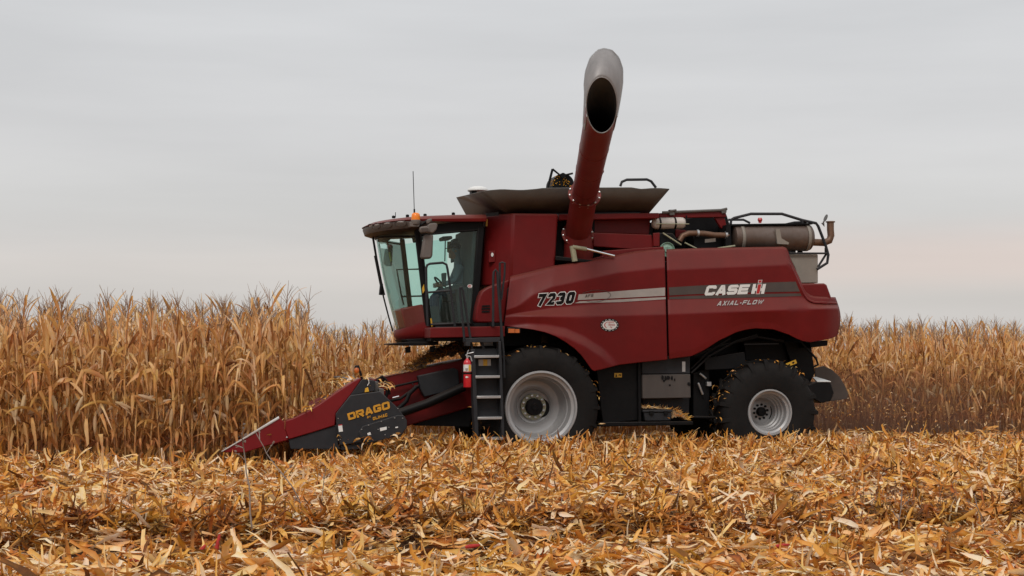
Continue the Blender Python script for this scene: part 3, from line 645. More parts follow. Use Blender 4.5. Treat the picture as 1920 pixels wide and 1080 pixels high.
m = MB(); m.loft(hood, closed=False, cap0=False, cap1=False)
back = []
for q, r_ in zip(np.linspace(-118, 118, 45), hood):
    t = R(q); c0 = E + axd * .02 + (-side * math.sin(t) + upv * math.cos(t)) * .219; back.append([r_[8], r_[8].lerp(c0, .12) + upv * .012, r_[8].lerp(c0, .5) + upv * .02 * math.cos(t), c0])
m.loft(back, closed=False, cap0=False, cap1=False)
m.loft([[mouth(t, .985) for t in ths], [mouth(t, 1.03) for t in ths]], True, False, False)
sp_o = m.build('spout', M['spout'], au, smooth=40, solid=.008)
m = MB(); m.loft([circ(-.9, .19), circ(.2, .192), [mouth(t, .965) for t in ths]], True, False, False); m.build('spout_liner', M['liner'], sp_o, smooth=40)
m = MB(); m.tube([r_[8] for r_ in hood], .010, 6); m.build('hood_rim', M['steel'], sp_o, smooth=60)
# swing cylinder
m = MB(); q0, q1, q2 = P(1074, 463, .18), P(1100, 467, .16), P(1152, 480, .14)
m.tube([q1, q2], .022, 12); cyl = m.build('swing_cylinder', M['chrome'], comb)
m = MB(); m.tube([q0, q1], .035, 12); m.tube([P(1073, 461, .2), P(1078, 490, .2)], .05, 8); m.build('cylinder_barrel', M['olive'], cyl)
m = MB(); m.pp([(1043, 480), (1120, 489), (1112, 493), (1042, 488)], .2, .9); m.build('elbow_plate', M['black'], comb, bevel=.01)

# ---- engine bay, tank, exhaust
m = MB(); m.pp([(1226, 415), (1362, 400), (1372, 430), (1390, 480), (1224, 480)], 1.0, BW - .5); m.pp([(1300, 440), (1362, 445), (1362, 480), (1300, 480)], .62, 1.2); m.pp([(1236, 436), (1262, 437), (1280, 462), (1236, 462)], .5, .9); eng = m.build('engine', M['black'], comb, bevel=.02)
m = MB(); m.pp([(1236, 399.5), (1361, 394.5), (1362, 407), (1236, 409)], .62, .72); m.pp([(1340, 408), (1358, 404), (1364, 430), (1352, 428)], .66, .74); m.pp([(1225, 437), (1237, 436), (1237, 462), (1225, 462)], .45, .5); m.pp([(1268, 430), (1288, 432), (1278, 445), (1266, 446)], .95, 1.0); m.build('engine_frame', M['red'], comb, bevel=.01)
m = MB(); m.ptube([(1242, 398.5), (1352, 394), (1363, 391.5)], .6, .025); m.pp([(1256, 393), (1264, 393), (1265, 403), (1256, 403)], .55, .65); m.ptube([(1256, 396), (1268, 394)], .55, .02); m.pp([(1352, 392), (1363, 391), (1362, 399), (1354, 400)], .58, .66); m.build('frame_tube', M['tankgrey'], comb)
m = MB(); ta, tb = P(1228, 419, .62), P(1280, 418, .62); dx = (tb - ta).normalized()
m.lathe([(0, -.06), (.07, -.045), (.10, 0), (.103, .03), (.103, (tb - ta).length - .03), (.098, (tb - ta).length), (.07, (tb - ta).length + .045), (0, (tb - ta).length + .06)], ta, dx, 24); at_ = m.build('air_tank', M['pale'], comb, smooth=60)
m = MB()
for u in (1235.5, 1264): m.lathe([(.106, -.018), (.106, .018)], ta.lerp(tb, (u - 1228) / 52), dx, 24)
m.ptube([(1287, 404), (1287, 424)], .55, .015); m.build('tank_strap', M['black'], at_)
m = MB(); m.ptube([(1230, 419.5), (1292, 420)], .50, .008); m.ptube([(1243, 437), (1277, 459)], .44, .014); m.ptube([(1284, 455), (1306, 466)], .44, .013); m.ptube([(1345, 466), (1378, 461)], .4, .018); m.build('steel_line', M['olive'], comb)
m = MB(); m.lathe([(.0, -.01), (.05, -.02), (.06, .0), (.11, .01), (.125, -.03), (.13, -.03), (.13, .05), (0, .05)], P(1251, 468, .42), (0, 1, 0), 28); m.build('fan_pulley', M['pulley'], comb)
m = MB(); m.pp([(1322, 448.5), (1341.5, 446.5), (1342, 453), (1322, 455)], .61, .62); m.build('engine_label', M['pale'], eng)
m = MB(); m.ptube([(1274, 452), (1280, 442), (1291, 437.5), (1306, 437.5), (1320, 438), (1340, 441), (1366, 441)], .5, .052, 14); ex = m.build('exhaust_pipe', M['rust'], comb, smooth=60)
m = MB()
for u, v in ((1308, 437.6), (1361, 441)): m.lathe([(.056, -.02), (.066, -.02), (.066, .02), (.056, .02)], P(u, v, .5), (1, 0, 0), 16)
m.build('pipe_clamp', M['steel'], ex)
mu0, mu1 = P(1372, 446.5, .62), P(1520, 445.5, .62); ml = (mu1 - mu0).length
m = MB(); m.lathe([(0, 0), (.2, .0), (.235, .02), (.24, .05), (.24, ml - .07), (.23, ml - .03), (.19, ml), (0, ml)], mu0, mu1 - mu0, 36); mf = m.build('muffler', M['muffler'], comb, smooth=50)
m = MB()
for t in (.10, .93): m.lathe([(.246, -.03), (.246, .03)], mu0.lerp(mu1, t), mu1 - mu0, 36)
m.pp([(1454, 430), (1462, 429), (1465, 447), (1479, 455), (1478, 458), (1458, 457)], .35, .385); m.build('muffler_strap', M['tanklight'], mf, solid=.008)
m = MB(); m.pp([(1362, 421.5), (1370, 420), (1372, 470), (1360, 470)], .45, .9); m.pp([(1370, 420), (1524, 418), (1524, 420.5), (1370, 423)], .45, .95); m.build('heat_shield', M['black'], comb)
m = MB(); m.ptube([(1520, 454), (1545, 455), (1555, 451), (1558, 442), (1557, 430), (1557, 415)], .62, .065, 14); m.lathe([(.07, 0), (.085, .0), (.085, -.02), (.07, -.02)], P(1557, 415, .62), (0, 0, 1), 16); tp = m.build('tailpipe', M['rust'], comb, smooth=60)
m = MB(); c = P(1548.5, 409, .62); m.lathe([(0, 0), (.07, 0), (.07, .01), (0, .01)], c, (-.87, 0, .32), 18); m.ptube([(1541, 418), (1545, 424), (1544, 415)], .62, .015); m.build('rain_flap', M['tankgrey'], tp)
m = MB()
m.ptube([(1370, 420), (1371, 412), (1376, 409), (1408, 401), (1466, 401), (1505, 413), (1530, 418.5), (1534, 424), (1548, 460), (1553, 478), (1551, 493), (1532, 505)], .5, .026)
m.ptube([(1366, 412), (1394, 412), (1406, 418)], 1.3, .022); m.ptube([(1548, 465), (1548, 478), (1534, 500)], .55, .022); m.ptube([(1480, 475), (1552, 475)], .5, .018); m.pp([(1489, 415), (1517, 414), (1517, 417), (1489, 418)], .5, .9); m.ptube([(1504, 413), (1504, 420)], .5, .03)
m.build('safety_rail', M['dark'], comb)
m = MB(); m.pp([(1478, 477), (1532, 476), (1534, 478), (1534, 530.5), (1498, 531), (1490, 500)], .55, BW - .9); ft = m.build('fuel_tank', M['tanklight'], comb, bevel=.03)
m = MB(); m.lathe([(.05, 0), (.05, .1), (.04, .11), (0, .11)], P(1500, 476, .8), (0, 0, 1), 14); m.pp([(1484, 468), (1492, 467), (1492, 477), (1484, 477)], .6, .8); m.build('filler_cap', M['dark'], ft)
m = MB(); m.ptube([(1425, 418), (1425, 411)], 1.6, .03); m.ball(P(1425, 412, 1.6), .05, n=8); m.build('valve', M['letterred'], comb)
# ================================================================== CAB
YN, YF = .60, 2.50; YM = (YN + YF) / 2
An, Ab = P(783, 440, YN), P(803, 604, YN)                        # near A pillar, top and bottom
sil_t, sil_b = P(704, 444, YM + .1), P(744, 621, YM + .1)
def screen(t, w, dx=0.0):
    """a point of the curved windscreen: t down, w from near to far side"""
    k = 1 - abs(2 * w - 1) ** 2.2
    xe = An.x + (Ab.x - An.x) * t; xs = sil_t.x + (sil_b.x - sil_t.x) * t
    ze = An.z + (Ab.z - An.z) * t; zs = sil_t.z + (sil_b.z - sil_t.z) * t
    return Vector((xe + (xs - xe) * k + dx - .035 * math.sin(math.pi * t) * k, YN + (YF - YN) * w, ze + (zs - ze) * k))
m = MB(); m.loft([[screen(t, w) for w in np.linspace(0, 1, 33)] for t in np.linspace(0, 1, 15)], closed=False, cap0=False, cap1=False)
ws = m.build('windscreen', M['windscreen'], comb, smooth=60)
m = MB()
m.tube([screen(t, .5, -.0) for t in (0, 0)][:1] + [screen(.02, w, -.01) for w in np.linspace(0, 1, 25)], .018, 6); m.build('screen_gasket', M['black'], ws)
# pillars
def pil(mb, a, b, wx, y0, y1):
    mb.loft([[a + Vector((-wx, 0, 0)), a + Vector((wx, 0, 0)), a + Vector((wx, y1 - y0, 0)), a + Vector((-wx, y1 - y0, 0))], [b + Vector((-wx, 0, 0)), b + Vector((wx, 0, 0)), b + Vector((wx, y1 - y0, 0)), b + Vector((-wx, y1 - y0, 0))]])
m = MB(); pil(m, P(782, 432, YN - .03), P(803, 610, YN - .03), .042, YN - .03, YN + .06); m.build('cab_pillar', M['black'], comb, bevel=.015)
a_, b_ = P(782, 432, YN - .03), P(803, 610, YN - .03)
m = MB(); pil(m, Vector((a_.x, YF - .05, a_.z)), Vector((b_.x, YF - .05, b_.z)), .044, YF - .05, YF + .03); m.build('cab_pillar', M['black'], comb, bevel=.015)
c_, d_ = P(902, 424, YN - .05), P(888.5, 612, YN - .05)
m = MB(); pil(m, c_, d_, .062, YN - .05, YN + .08); m.build('cab_pillar', M['black'], comb, bevel=.02)
m = MB(); pil(m, Vector((c_.x, YF - .08, c_.z)), Vector((d_.x, YF - .08, d_.z)), .07, YF - .08, YF + .05); m.build('cab_pillar', M['black'], comb, bevel=.02)
# near door: frame bars and glass, far side glass
m = MB()
m.pp([(779, 424), (906, 412), (905, 432), (782, 440)], YN - .04, YN + .06)
m.pp([(800, 604.5), (890, 604.5), (890, 611), (800, 611)], YN - .03, YN + .05)
dl = [(788, 442), (894, 430.5), (896, 436), (884, 606), (806, 606)]
def bar(a, b, w=1.8): m.ptube([a, b], YN - .035, w / 108)
bar((789, 441), (808, 606)); bar((897, 431), (884.5, 607)); bar((788, 441), (897, 431)); bar((808, 606), (884, 607))
door = m.build('cab_door', M['black'], comb, bevel=.006)
m = MB(); m.add([P(u, v, YN - .03) for u, v in dl], [tuple(range(5))]); m.build('door_glass', M['doorglass'], door, smooth=0)
m = MB(); m.pp([(792, 540), (795, 533), (796, 545), (793, 550)], YN - .07, YN - .02); m.ptube([(808, 597), (810, 612)], YN - .08, .014, 6); m.build('handle', M['yellow'], door)
m = MB(); m.add([P(881 + 4.6 * math.cos(t), 536.5 + 3.6 * math.sin(t), YN - .036) for t in np.linspace(0, 6.2832, 18)[:-1]], [tuple(range(17))]); sk = m.build('door_sticker', M['white'], door, smooth=0)
m = MB(); m.add([P(881 + 3.2 * math.cos(t), 536.5 + 2.4 * math.sin(t), YN - .04) for t in np.linspace(.5, 5.6, 12)] + [P(881 + 1.6 * math.cos(t), 536.5 + 1.1 * math.sin(t), YN - .04) for t in np.linspace(5.6, .5, 12)], [tuple(range(24))]); m.build('sticker_print', M['letterred'], door, smooth=0)
m = MB(); gp = [(800, 442), (857, 437), (862, 450), (860, 606), (812, 606)]
q = [P(788, 442, YN), P(874, 432, YN), P(868, 606, YN), P(806, 606, YN)]
m.add([Vector((p.x, YF, p.z)) for p in q], [(0, 1, 2, 3)]); m.build('side_glass', M['doorglass'], comb, smooth=0)
m = MB(); m.add([P(u, v, YF - .02) for u, v in ((838.5, 453), (851, 452), (852, 467), (838, 473))], [(0, 1, 2, 3)]); m.build('window_sticker', M['hivis'], comb, smooth=0)
# cab floor, back wall, headliner
m = MB()
fz = Ab.z - .02
plan_f = [screen(1, w, .03) for w in np.linspace(0, 1, 17)]
loop = [Vector((p.x, p.y, fz - .10 * (1 - abs(2 * (p.y - YN) / (YF - YN) - 1) ** 2.2))) for p in plan_f] + [Vector((d_.x, YF, fz)), Vector((d_.x, YN, fz))]
m.prism(loop, (0, 0, -.10)); m.build('cab_floor', M['cabtrim'], comb)
m = MB(); m.loft([[c_ + Vector((-.12, .09, 0)), c_ + Vector((.0, .09, 0)), c_ + Vector((.0, YF - YN, 0)), c_ + Vector((-.12, YF - YN, 0))], [d_ + Vector((-.10, .09, 0)), d_ + Vector((.0, .09, 0)), d_ + Vector((.0, YF - YN, 0)), d_ + Vector((-.10, YF - YN, 0))]]); m.build('cab_rear_wall', M['cabtrim'], comb)
# curved red sill under the windscreen
m = MB(); top_ = [screen(1, w, -.02) for w in np.linspace(0, 1, 25)]
rings = []
for i, p in enumerate(top_):
    w = i / 24; k = 1 - abs(2 * w - 1) ** 2.2; h = .27 - .10 * k
    rings.append([p + Vector((.06, 0, .02)), p + Vector((-.02, 0, .015)), p + Vector((-.035, 0, -h * .45)), p + Vector((.0, 0, -h * .9)), p + Vector((.05, 0, -h)), p + Vector((.3, 0, -h))])
m.loft(rings, closed=True); m.build('cab_sill', M['red'], comb, smooth=50)
# interior: seat, column, wheel, console, screen, roof lining
m = MB()
def ib(uv, y0, y1, mb=None): (mb or m).pp(uv, y0, y1)
ib([(838, 552), (880, 546), (884, 562), (840, 566)], 1.25, 1.85); ib([(872, 552), (880, 480), (888, 478), (890, 548)], 1.27, 1.83); ib([(848, 565), (880, 562), (882, 608), (852, 608)], 1.35, 1.75); ib([(876, 478), (880, 462), (887, 460), (888, 478)], 1.38, 1.72)
m.build('driver_seat', M['seat'], comb, bevel=.04)
m = MB(); ib([(836, 538), (868, 530), (871, 541), (838, 548)], .98, 1.18); ib([(858, 540), (880, 538), (880, 608), (866, 608)], .9, 1.2); ib([(828, 512), (838, 511), (836, 536), (830, 536)], .98, 1.06); ib([(806, 560), (818, 548), (862, 535), (866, 606), (812, 606)], 2.25, 2.42); ib([(866, 470), (893, 466), (888, 606), (868, 606)], 2.2, 2.42); m.build('arm_console', M['cabtrim'], comb, bevel=.02)
m = MB(); m.tube([P(812, 608, 1.55), P(818, 560, 1.55), P(828, 538, 1.55)], .055, 10); ib([(806, 575), (822, 572), (826, 608), (806, 608)], 1.35, 1.75); sw = m.build('steering_column', M['cabtrim'], comb)
cw = P(829, 536, 1.55); ax = Vector((.75, 0, .66)).normalized(); e2 = ax.cross(Vector((0, 1, 0)))
m = MB(); m.tube([cw + (Vector((0, 1, 0)) * math.cos(t) + e2 * math.sin(t)) * .2 for t in np.linspace(0, 2 * math.pi, 33)], .016, 8, False); m.tube([cw - Vector((0, .2, 0)), cw + Vector((0, .2, 0))], .014); m.build('steering_wheel', M['seat'], sw)
m = MB(); ib([(751, 578), (793, 570), (803, 612), (760, 616)], 1.3, 2.15); ms = m.build('front_locker', M['extred'], comb, bevel=.03)
m = MB(); m.add([P(786, 612, 1.28), P(797, 611.5, 1.28), P(797, 609, 1.28), P(786, 609.5, 1.28)], [(0, 1, 2, 3)]); m.build('locker_label', M['white'], ms, smooth=0)
m = MB(); ib([(829, 443), (848, 442), (849, 448), (830, 450)], 1.3, 1.7); ib([(777, 440), (795, 438), (794, 450), (780, 453)], 1.9, 2.3); m.ptube([(835, 450), (834, 490)], 2.3, .012); ib([(849, 448), (897, 437), (893, 462), (862, 464), (856, 490), (849, 492)], 2.2, 2.46); m.build('roof_lining', M['cabtrim'], comb, bevel=.02)
# ---- roof
def roofline(ins, n=28):
    """plan of the roof: straight sides, a round nose to the front"""
    xr = P(911, 405, .5).x; xs = P(812, 415, .45).x; xn = P(678, 418, YM + .1).x + ins; y0, y1 = .42 + ins, 2.68 - ins; pts = [(xr, y0), ((xr + xs) / 2, y0)]
    for i in range(n + 1):
        t = math.pi * i / n; yy = (y0 + y1) / 2 - (y1 - y0) / 2 * math.cos(t) * 1.0; k = abs(math.sin(t)) ** .75
        pts.append((xs + (xn - xs) * k, yy))
    return pts + [((xr + xs) / 2, y1), (xr, y1)]
xr_, xn_ = P(911, 405, .5).x, P(678, 418, YM).x
def rz(x, h): return h - .13 * ((xr_ - x) / (xr_ - xn_)) ** 1.6
zt_ = P(890, 401.5, .5).z
def vlev(ins, dz, thin=0): return rlev(ins, dz, thin)[2:-2]
def rlev(ins, dz, thin=0): return [Vector((x, y, rz(x, zt_) - dz * (1 - thin * sstep(.25, .8, (xr_ - x) / (xr_ - xn_))))) for x, y in roofline(ins)]
m = MB(); m.loft([rlev(.28, -.015), rlev(.12, .0), rlev(.04, .03), rlev(.0, .075, .35), rlev(.01, .125, .55)][::-1]); m.build('cab_roof', M['red'], comb, smooth=40)
m = MB(); m.loft([vlev(.03, .08, .5), vlev(.015, .115, .2), vlev(.05, .19, 0), vlev(.16, .235, 0)][::-1]); vz = m.build('roof_visor', M['visor'], comb, smooth=40)
rl = roofline(.035, 60)
for u, v, su, sv in ((752, 418.5, 11, 4.6), (727, 421, 10, 4.6), (707.5, 423.5, 6.5, 5.0), (696, 425, 3.2, 4.5)):
    best = min(range(6, 36), key=lambda i: abs(960 + FPX * ((rl[i][0] - CX) * CS - (rl[i][1] - CY) * SN) / ((rl[i][0] - CX) * SN + (rl[i][1] - CY) * CS) - u))
    p = Vector((rl[best][0], rl[best][1], P(u, v, rl[best][1]).z)); tg = Vector((rl[best + 1][0] - rl[best - 1][0], rl[best + 1][1] - rl[best - 1][1], 0)).normalized(); nr_ = Vector((tg.y, -tg.x, 0))
    if nr_.dot(Vector((CX, CY, 0)) - Vector((p.x, p.y, 0))) < 0: nr_ = -nr_
    m = MB(); ax_ = (nr_ + Vector((0, 0, -.25))).normalized(); uu = Vector((0, 0, 1)); uu = (uu - ax_ * uu.dot(ax_)).normalized(); tt = uu.cross(ax_)
    m.loft([[p + ax_ * h + tt * (.105 * s_ * math.cos(a)) + uu * (.052 * s_ * math.sin(a)) for a in np.linspace(0, 2 * math.pi, 25)[:-1]] for s_, h in ((1.05, -.06), (1.05, .016), (.98, .019), (.92, .008))]); wl = m.build('work_light', M['visor'], vz, smooth=40)
    m = MB(); m.loft([[p + ax_ * h + tt * (.10 * s_ * math.cos(a)) + uu * (.048 * s_ * math.sin(a)) for a in np.linspace(0, 2 * math.pi, 25)[:-1]] for s_, h in ((.94, .006), (.7, .010), (.35, .013), (.1, .014))]); m.build('lens', M['lens'], vz, smooth=60)
# bits on the roof: beacon, aerials, bolts, near and far mirrors, wiper
m = MB(); c = P(779.5, 414.5, .36); m.lathe([(0, -.06), (.07, -.06), (.085, -.0), (.08, .02), (0, .02)], c, (0, 0, 1), 20); m.pp([(768, 416), (788, 416), (786, 425), (769, 425)], .32, .5); bc = m.build('beacon', M['mirrorback'], comb, bevel=.006)
m = MB(); m.lathe([(.078, .0), (.076, .06), (.07, .11), (.055, .135), (0, .145)], c, (0, 0, 1), 24, True); m.build('beacon_lens', M['amber'], bc, smooth=60)
m = MB(); m.ptube([(777, 402), (774.5, 321)], .55, .0065, 6); m.ptube([(777, 405), (776.8, 392)], .55, .015, 6); m.build('antenna', M['black'], comb)
m = MB(); m.ptube([(741.5, 408), (741.5, 398)], 1.3, .006, 6)
for u, v in ((738, 407), (764, 405), (797, 403.5), (850, 401)): p = P(u, v, .9); m.lathe([(.03, -.02), (.03, .02), (0, .03)], p, (0, 0, 1), 8)
m.build('roof_fitting', M['black'], comb)
def mirror(pu, Y, sgn, near=True):
    m = MB(); (m.ptube([(782, 425), (790, 421), (800, 414), (806, 412)], Y + .15, .022, 8) if near else m.ptube([(724, 432), (726, 450), (728, 462)], Y, .018, 8))
    arm = m.build('mirror_arm', M['black'], comb); return arm
arm = mirror(0, .28, 1)
m = MB(); m.pp([(795, 440), (813, 438.5), (811.5, 478), (809, 485), (791, 486), (788.5, 481)], .22, .32); mm = m.build('mirror', M['mirrorback'], comb, bevel=.035, smooth=50)
m = MB(); m.pp([(801, 423), (806, 418.5), (818, 418), (821, 421), (819, 430), (813, 437), (804, 437)], .20, .38); m.pp([(801, 411), (809, 409), (811, 413), (804, 420), (800, 419)], .2, .3); m.build('wide_mirror', M['mirrorback'], mm, bevel=.03, smooth=50)
m = MB(); m.pp([(788, 425), (800, 423.5), (806, 427), (806, 436), (790, 437), (787, 431)], .12, .24); wl = m.build('side_light', M['mirrorback'], comb, bevel=.02, smooth=50)
m = MB(); m.pp([(789.5, 428), (803, 427.5), (803.5, 434), (791, 434.5)], .105, .118); m.build('lens', M['visor'], wl)
arm = mirror(0, 2.75, -1, False)
m = MB(); m.pp([(727, 458), (733, 457), (737, 460), (735.5, 499), (724, 499), (719, 492), (722, 470)], 2.72, 2.82); mm = m.build('mirror', M['tankgrey'], comb, bevel=.03, smooth=50)
m = MB(); m.pp([(731.5, 460), (736, 461), (735, 496), (733, 497), (731, 488)], 2.70, 2.719); m.build('mirror_glass', M['lens'], mm)
m = MB(); m.pp([(706, 446), (735, 443), (731, 451), (712, 452)], 2.2, 2.5); m.build('far_light', M['visor'], comb, bevel=.02)
m = MB()
wt = [screen(t, .5, -.06) for t in (-.02, .25, .5, .62)]; m.tube(wt, .02, 6); m.tube([screen(t, .56, -.075) for t in (.2, .5, .85, 1.0)], .014, 6); m.box((wt[0].x - .03, wt[0].y - .08, wt[0].z - .05), (wt[0].x + .25, wt[0].y + .08, wt[0].z + .06)); m.tube([wt[2], wt[2] + Vector((-.02, 0, -.2))], .03, 6)
m.build('windscreen_wiper', M['black'], comb)
# far-side rail seen through the glass
m = MB(); m.ptube([(790, 504.5), (744, 505.5), (753, 556), (757, 572)], 3.0, .016, 8); m.ptube([(753, 556), (792, 555)], 3.0, .016, 8); m.build('handrail', M['black'], comb)
# ---- platform, door rail, ladder, grab handles
m = MB(); m.pp([(807, 614), (947, 611.5), (947, 631), (807, 633.5)], -.06, .62); pl = m.build('platform', M['red'], comb, bevel=.012)
m = MB(); m.pp([(808, 633.5), (940, 632), (940, 638), (808, 640)], .1, .62); m.pp([(734, 643.5), (770, 641), (812, 641), (822, 640), (822, 647), (775, 648), (734, 646)], .5, 1.6); m.pp([(760, 636), (815, 634), (812, 642), (766, 642)], .7, 2.2); m.pp([(761, 652), (770, 649), (770, 661), (762, 662)], .7, .85); m.pp([(808, 650), (816, 648), (814, 660), (806, 660)], .6, .75); m.ptube([(818, 655), (832, 650), (838, 640), (836, 632)], .6, .012, 6); m.ptube([(861, 640), (862, 650)], .5, .012, 6); m.build('cab_mount', M['black'], comb, bevel=.008)
m = MB(); m.pp([(952, 613.5), (976, 614.5), (976, 625), (951, 625)], -.1, .05); ml_ = m.build('marker_light', M['black'], comb, bevel=.01)
m = MB(); m.pp([(953.5, 616), (965, 616.5), (965, 624), (953, 624)], -.112, -.098); m.pp([(966, 617), (974, 617), (974, 624), (966, 624)], -.112, -.098); m.build('lens', M['orange'], ml_)
m = MB(); m.ptube([(802, 611), (800, 560), (799, 503), (801, 497), (806, 494.5), (830, 492.5), (837, 496), (839, 504), (845, 545), (853, 613)], -.02, .021, 8); m.ptube([(800.5, 548.5), (845, 544.5)], -.02, .018, 8); m.ptube([(808, 608.5), (852, 606.5)], -.02, .016, 8); m.build('handrail', M['dark'], comb)
m = MB()
m.ptube([(871, 640), (862, 543), (862.5, 539.5), (865, 538.5), (868, 545), (886, 660)], -.30, .021, 8); m.build('handrail', M['dark'], comb)
m = MB(); m.ptube([(924.5, 612), (925, 520), (926, 510), (929, 506), (932.5, 510), (934, 540), (944, 660)], -.30, .021, 8)
m.ptube([(944, 660), (945.5, 708)], -.30, .021, 8); m.build('handrail', M['dark'], comb)
m = MB(); m.ptube([(940, 640), (938, 560), (937, 493), (941, 492), (946.5, 493), (946, 515), (940, 562)], -.2, .018, 8); m.build('handrail', M['dark'], comb)
# ladder
lad = thing('ladder', '', None, tuple(P(915, 820, -.38))); del lad['label']; lad.parent = comb; lad.matrix_parent_inverse = Matrix.Translation(-wloc(comb))
m = MB(); m.pp([(883.5, 655), (890.5, 655), (898, 826), (890.5, 826)], -.44, -.24); m.pp([(935, 640), (939.5, 640), (946.5, 825), (940.5, 825)], -.44, -.24); m.build('side_rail', M['dark'], lad, bevel=.008)
m = MB(); m.pp([(874, 634), (938, 632.5), (937, 641), (874, 642.5)], -.42, -.1); m.pp([(874, 642), (882, 642), (882, 649), (874, 649)], -.42, -.2); m.pp([(886, 654), (936, 653), (936, 668), (887, 669)], -.28, -.24); m.pp([(900, 642), (906, 642), (910, 654), (905, 654)], -.3, -.27)
m.build('ladder_top', M['dark'], lad, bevel=.006)
for (v, a, b) in ((668.5, 889, 936), (706.5, 891.5, 937.5), (744.5, 894, 939.5), (784, 895.5, 941.5), (822.5, 897, 944)):
    m = MB(); m.pp([(a, v - 2), (b, v - 2.8), (b, v + 2.2), (a, v + 3)], -.46, -.2); m.build('step', M['steel'], lad, bevel=.006)
m = MB(); m.pp([(889, 671), (937, 671), (941, 781), (895.5, 782)], -.235, -.215); rs = m.build('riser', M['dark'], lad)
m = MB(); m.add([P(897.5, 686, -.239), P(920.5, 685.5, -.239), P(920, 673.5, -.239), P(897, 674, -.239)], [(0, 1, 2, 3)]); m.build('riser_decal', M['stripe'], lad, smooth=0)
m = MB(); m.add([P(906, 685.6, -.243), P(914, 685.4, -.243), P(914, 674, -.243), P(906, 674, -.243)], [(0, 1, 2, 3)]); m.build('riser_decal', M['yellow'], lad, smooth=0)
# side shield beside the cab door with vents
YS = .50
shl = [(893, 605), (891, 598), (894, 575), (899, 555), (904, 545), (914, 538.5), (930, 532), (956, 524), (954, 540), (946, 606)]
m = MB(); m.pp(shl, .30, .6); sd_ = m.build('step_shield', M['red'], comb, bevel=.03, smooth=50)
m = MB()
for k, (v, a, b) in enumerate(((574, 903.5, 918.5), (579, 902.5, 919), (584.3, 903, 918))): m.pp([(a + 1, v - 1.5), (b, v - 1.9), (b, v + 1.2), (a, v + 1.6)], .285, .305)
m.build('vent', M['black'], sd_)
m = MB(); m.pp([(889, 606), (946, 605), (948, 612), (889, 613)], .28, .7); m.pp([(921, 604), (928, 604), (928, 611), (921, 611)], -.1, .3); m.build('platform_edge', M['black'], comb)

# ================================================================== FEEDER HOUSE
YH = .95
m = MB(); m.pp([(700, 712), (709, 708), (868, 675), (895, 672), (895, 760), (760, 800), (735, 770)], YH, 2.2); fh = m.build('feeder_house', M['red'], comb, bevel=.02)
m = MB(); m.pp([(784, 705), (852, 690), (859, 694), (862, 728), (796, 744), (788, 728)], YH - .22, YH - .005); m.build('drive_shield', M['dark'], fh, bevel=.012)
m = MB(); m.tube([P(748, 775, YH - .28), P(800, 757, YH - .28), P(870, 725, YH - .28)], .078, 20); m.pp([(778, 798), (860, 740), (890, 745), (880, 800)], YH + .05, 2.1); m.build('shaft_cover_and_shade_block', M['black'], fh)  # shaft cover tube, plus a black block standing for shadow under the feeder
m = MB(); m.ptube([(706, 722), (709, 711), (716, 706), (723, 712), (726, 735), (722, 750)], YH - .3, .028, 10); m.ptube([(711, 724), (717, 713), (728, 716), (730, 740)], YH - .22, .024, 10); m.ptube([(733, 726), (760, 720), (790, 713)], YH - .1, .02, 10); m.ptube([(730, 752), (750, 748), (768, 735), (790, 720), (802, 716)], YH - .12, .026, 10); m.ptube([(745, 768), (762, 752), (768, 738), (782, 724)], YH - .2, .036, 12); m.build('hydraulic_hose', M['black'], comb)
m = MB(); m.ptube([(736, 746), (748, 743)], YH - .2, .016, 8); m.ptube([(772, 718), (775, 722)], YH - .1, .012, 8); m.build('hose_fitting', M['chrome'], comb)

# ================================================================== CORN HEADER
hd = thing('corn_header', 'low red and charcoal corn header with orange lettering at the front of the combine', 'corn header', tuple(P(700, 850, 1.5).xy) + (0,))
YE = -1.50; YW = .762; NR = 8
m = MB(); m.pp([(629.5, 776), (657, 741), (713, 733.5), (747, 766), (762, 787), (763, 801), (752, 818), (700, 826), (637, 835), (631, 798)], YE - .05, YE + .0); ep = m.build('end_panel', M['dark'], hd, bevel=.012)
m = MB(); m.pp([(640, 836), (678, 832), (678, 842), (640, 844)], YE, YE + .3); m.pp([(657, 741), (679, 711), (681, 711), (704, 714), (703, 733), (660, 741)], YE - .01, YE + .12); m.build('panel_bracket', M['dark'], hd, bevel=.01)
m = MB(); m.pp([(684, 732.5), (685, 728), (690, 726), (692, 734), (684, 735.5)], YE - .06, YE - .045); m.build('latch', M['yellow'], hd)
ye = lambda u, v: YE - .05
m = MB(); m.pp([(672.5, 811), (680, 799.5), (746, 778.5), (757, 779), (763, 789), (763, 801), (751, 817), (690, 831), (676, 822)], YE - .085, YE - .045); cv = m.build('gearbox_cover', M['dark'], hd, bevel=.008)
m = MB()
for u, v in ((678, 805), (691, 797), (715, 790), (740, 783.5), (755, 784), (709, 805), (729, 801), (722, 815), (745, 814)): m.ball(P(u, v, YE - .086), .013, n=6)
for u, v in ((634, 784.5), (638, 824), (648, 832), (746, 766)): m.ball(P(u, v, YE - .052), .012, n=6)
m.build('cover_bolt', M['steel'], cv)
m = MB(); yc = lambda u, v: YE - .086
poly_on(m, [(712, 802.5), (725, 800), (725, 805.5), (713, 808.5)], yc); poly_on(m, [(741, 800.5), (746, 799.8), (746.5, 802), (741.5, 802.8)], yc); poly_on(m, [(688.5, 812.5), (694, 810), (696, 815), (690, 816.5)], yc); m.build('cover_label', M['white'], cv, smooth=0)
m = MB(); poly_on(m, [(634, 797), (641.5, 796), (643, 809), (635.5, 810)], ye); wl = m.build('warning_label', M['white'], ep, smooth=0)
m = MB(); poly_on(m, [(634.2, 796.4), (641.4, 795.4), (641.6, 797.3), (634.4, 798.3)], ye, .006); m.build('label_head', M['letterred'], ep, smooth=0)
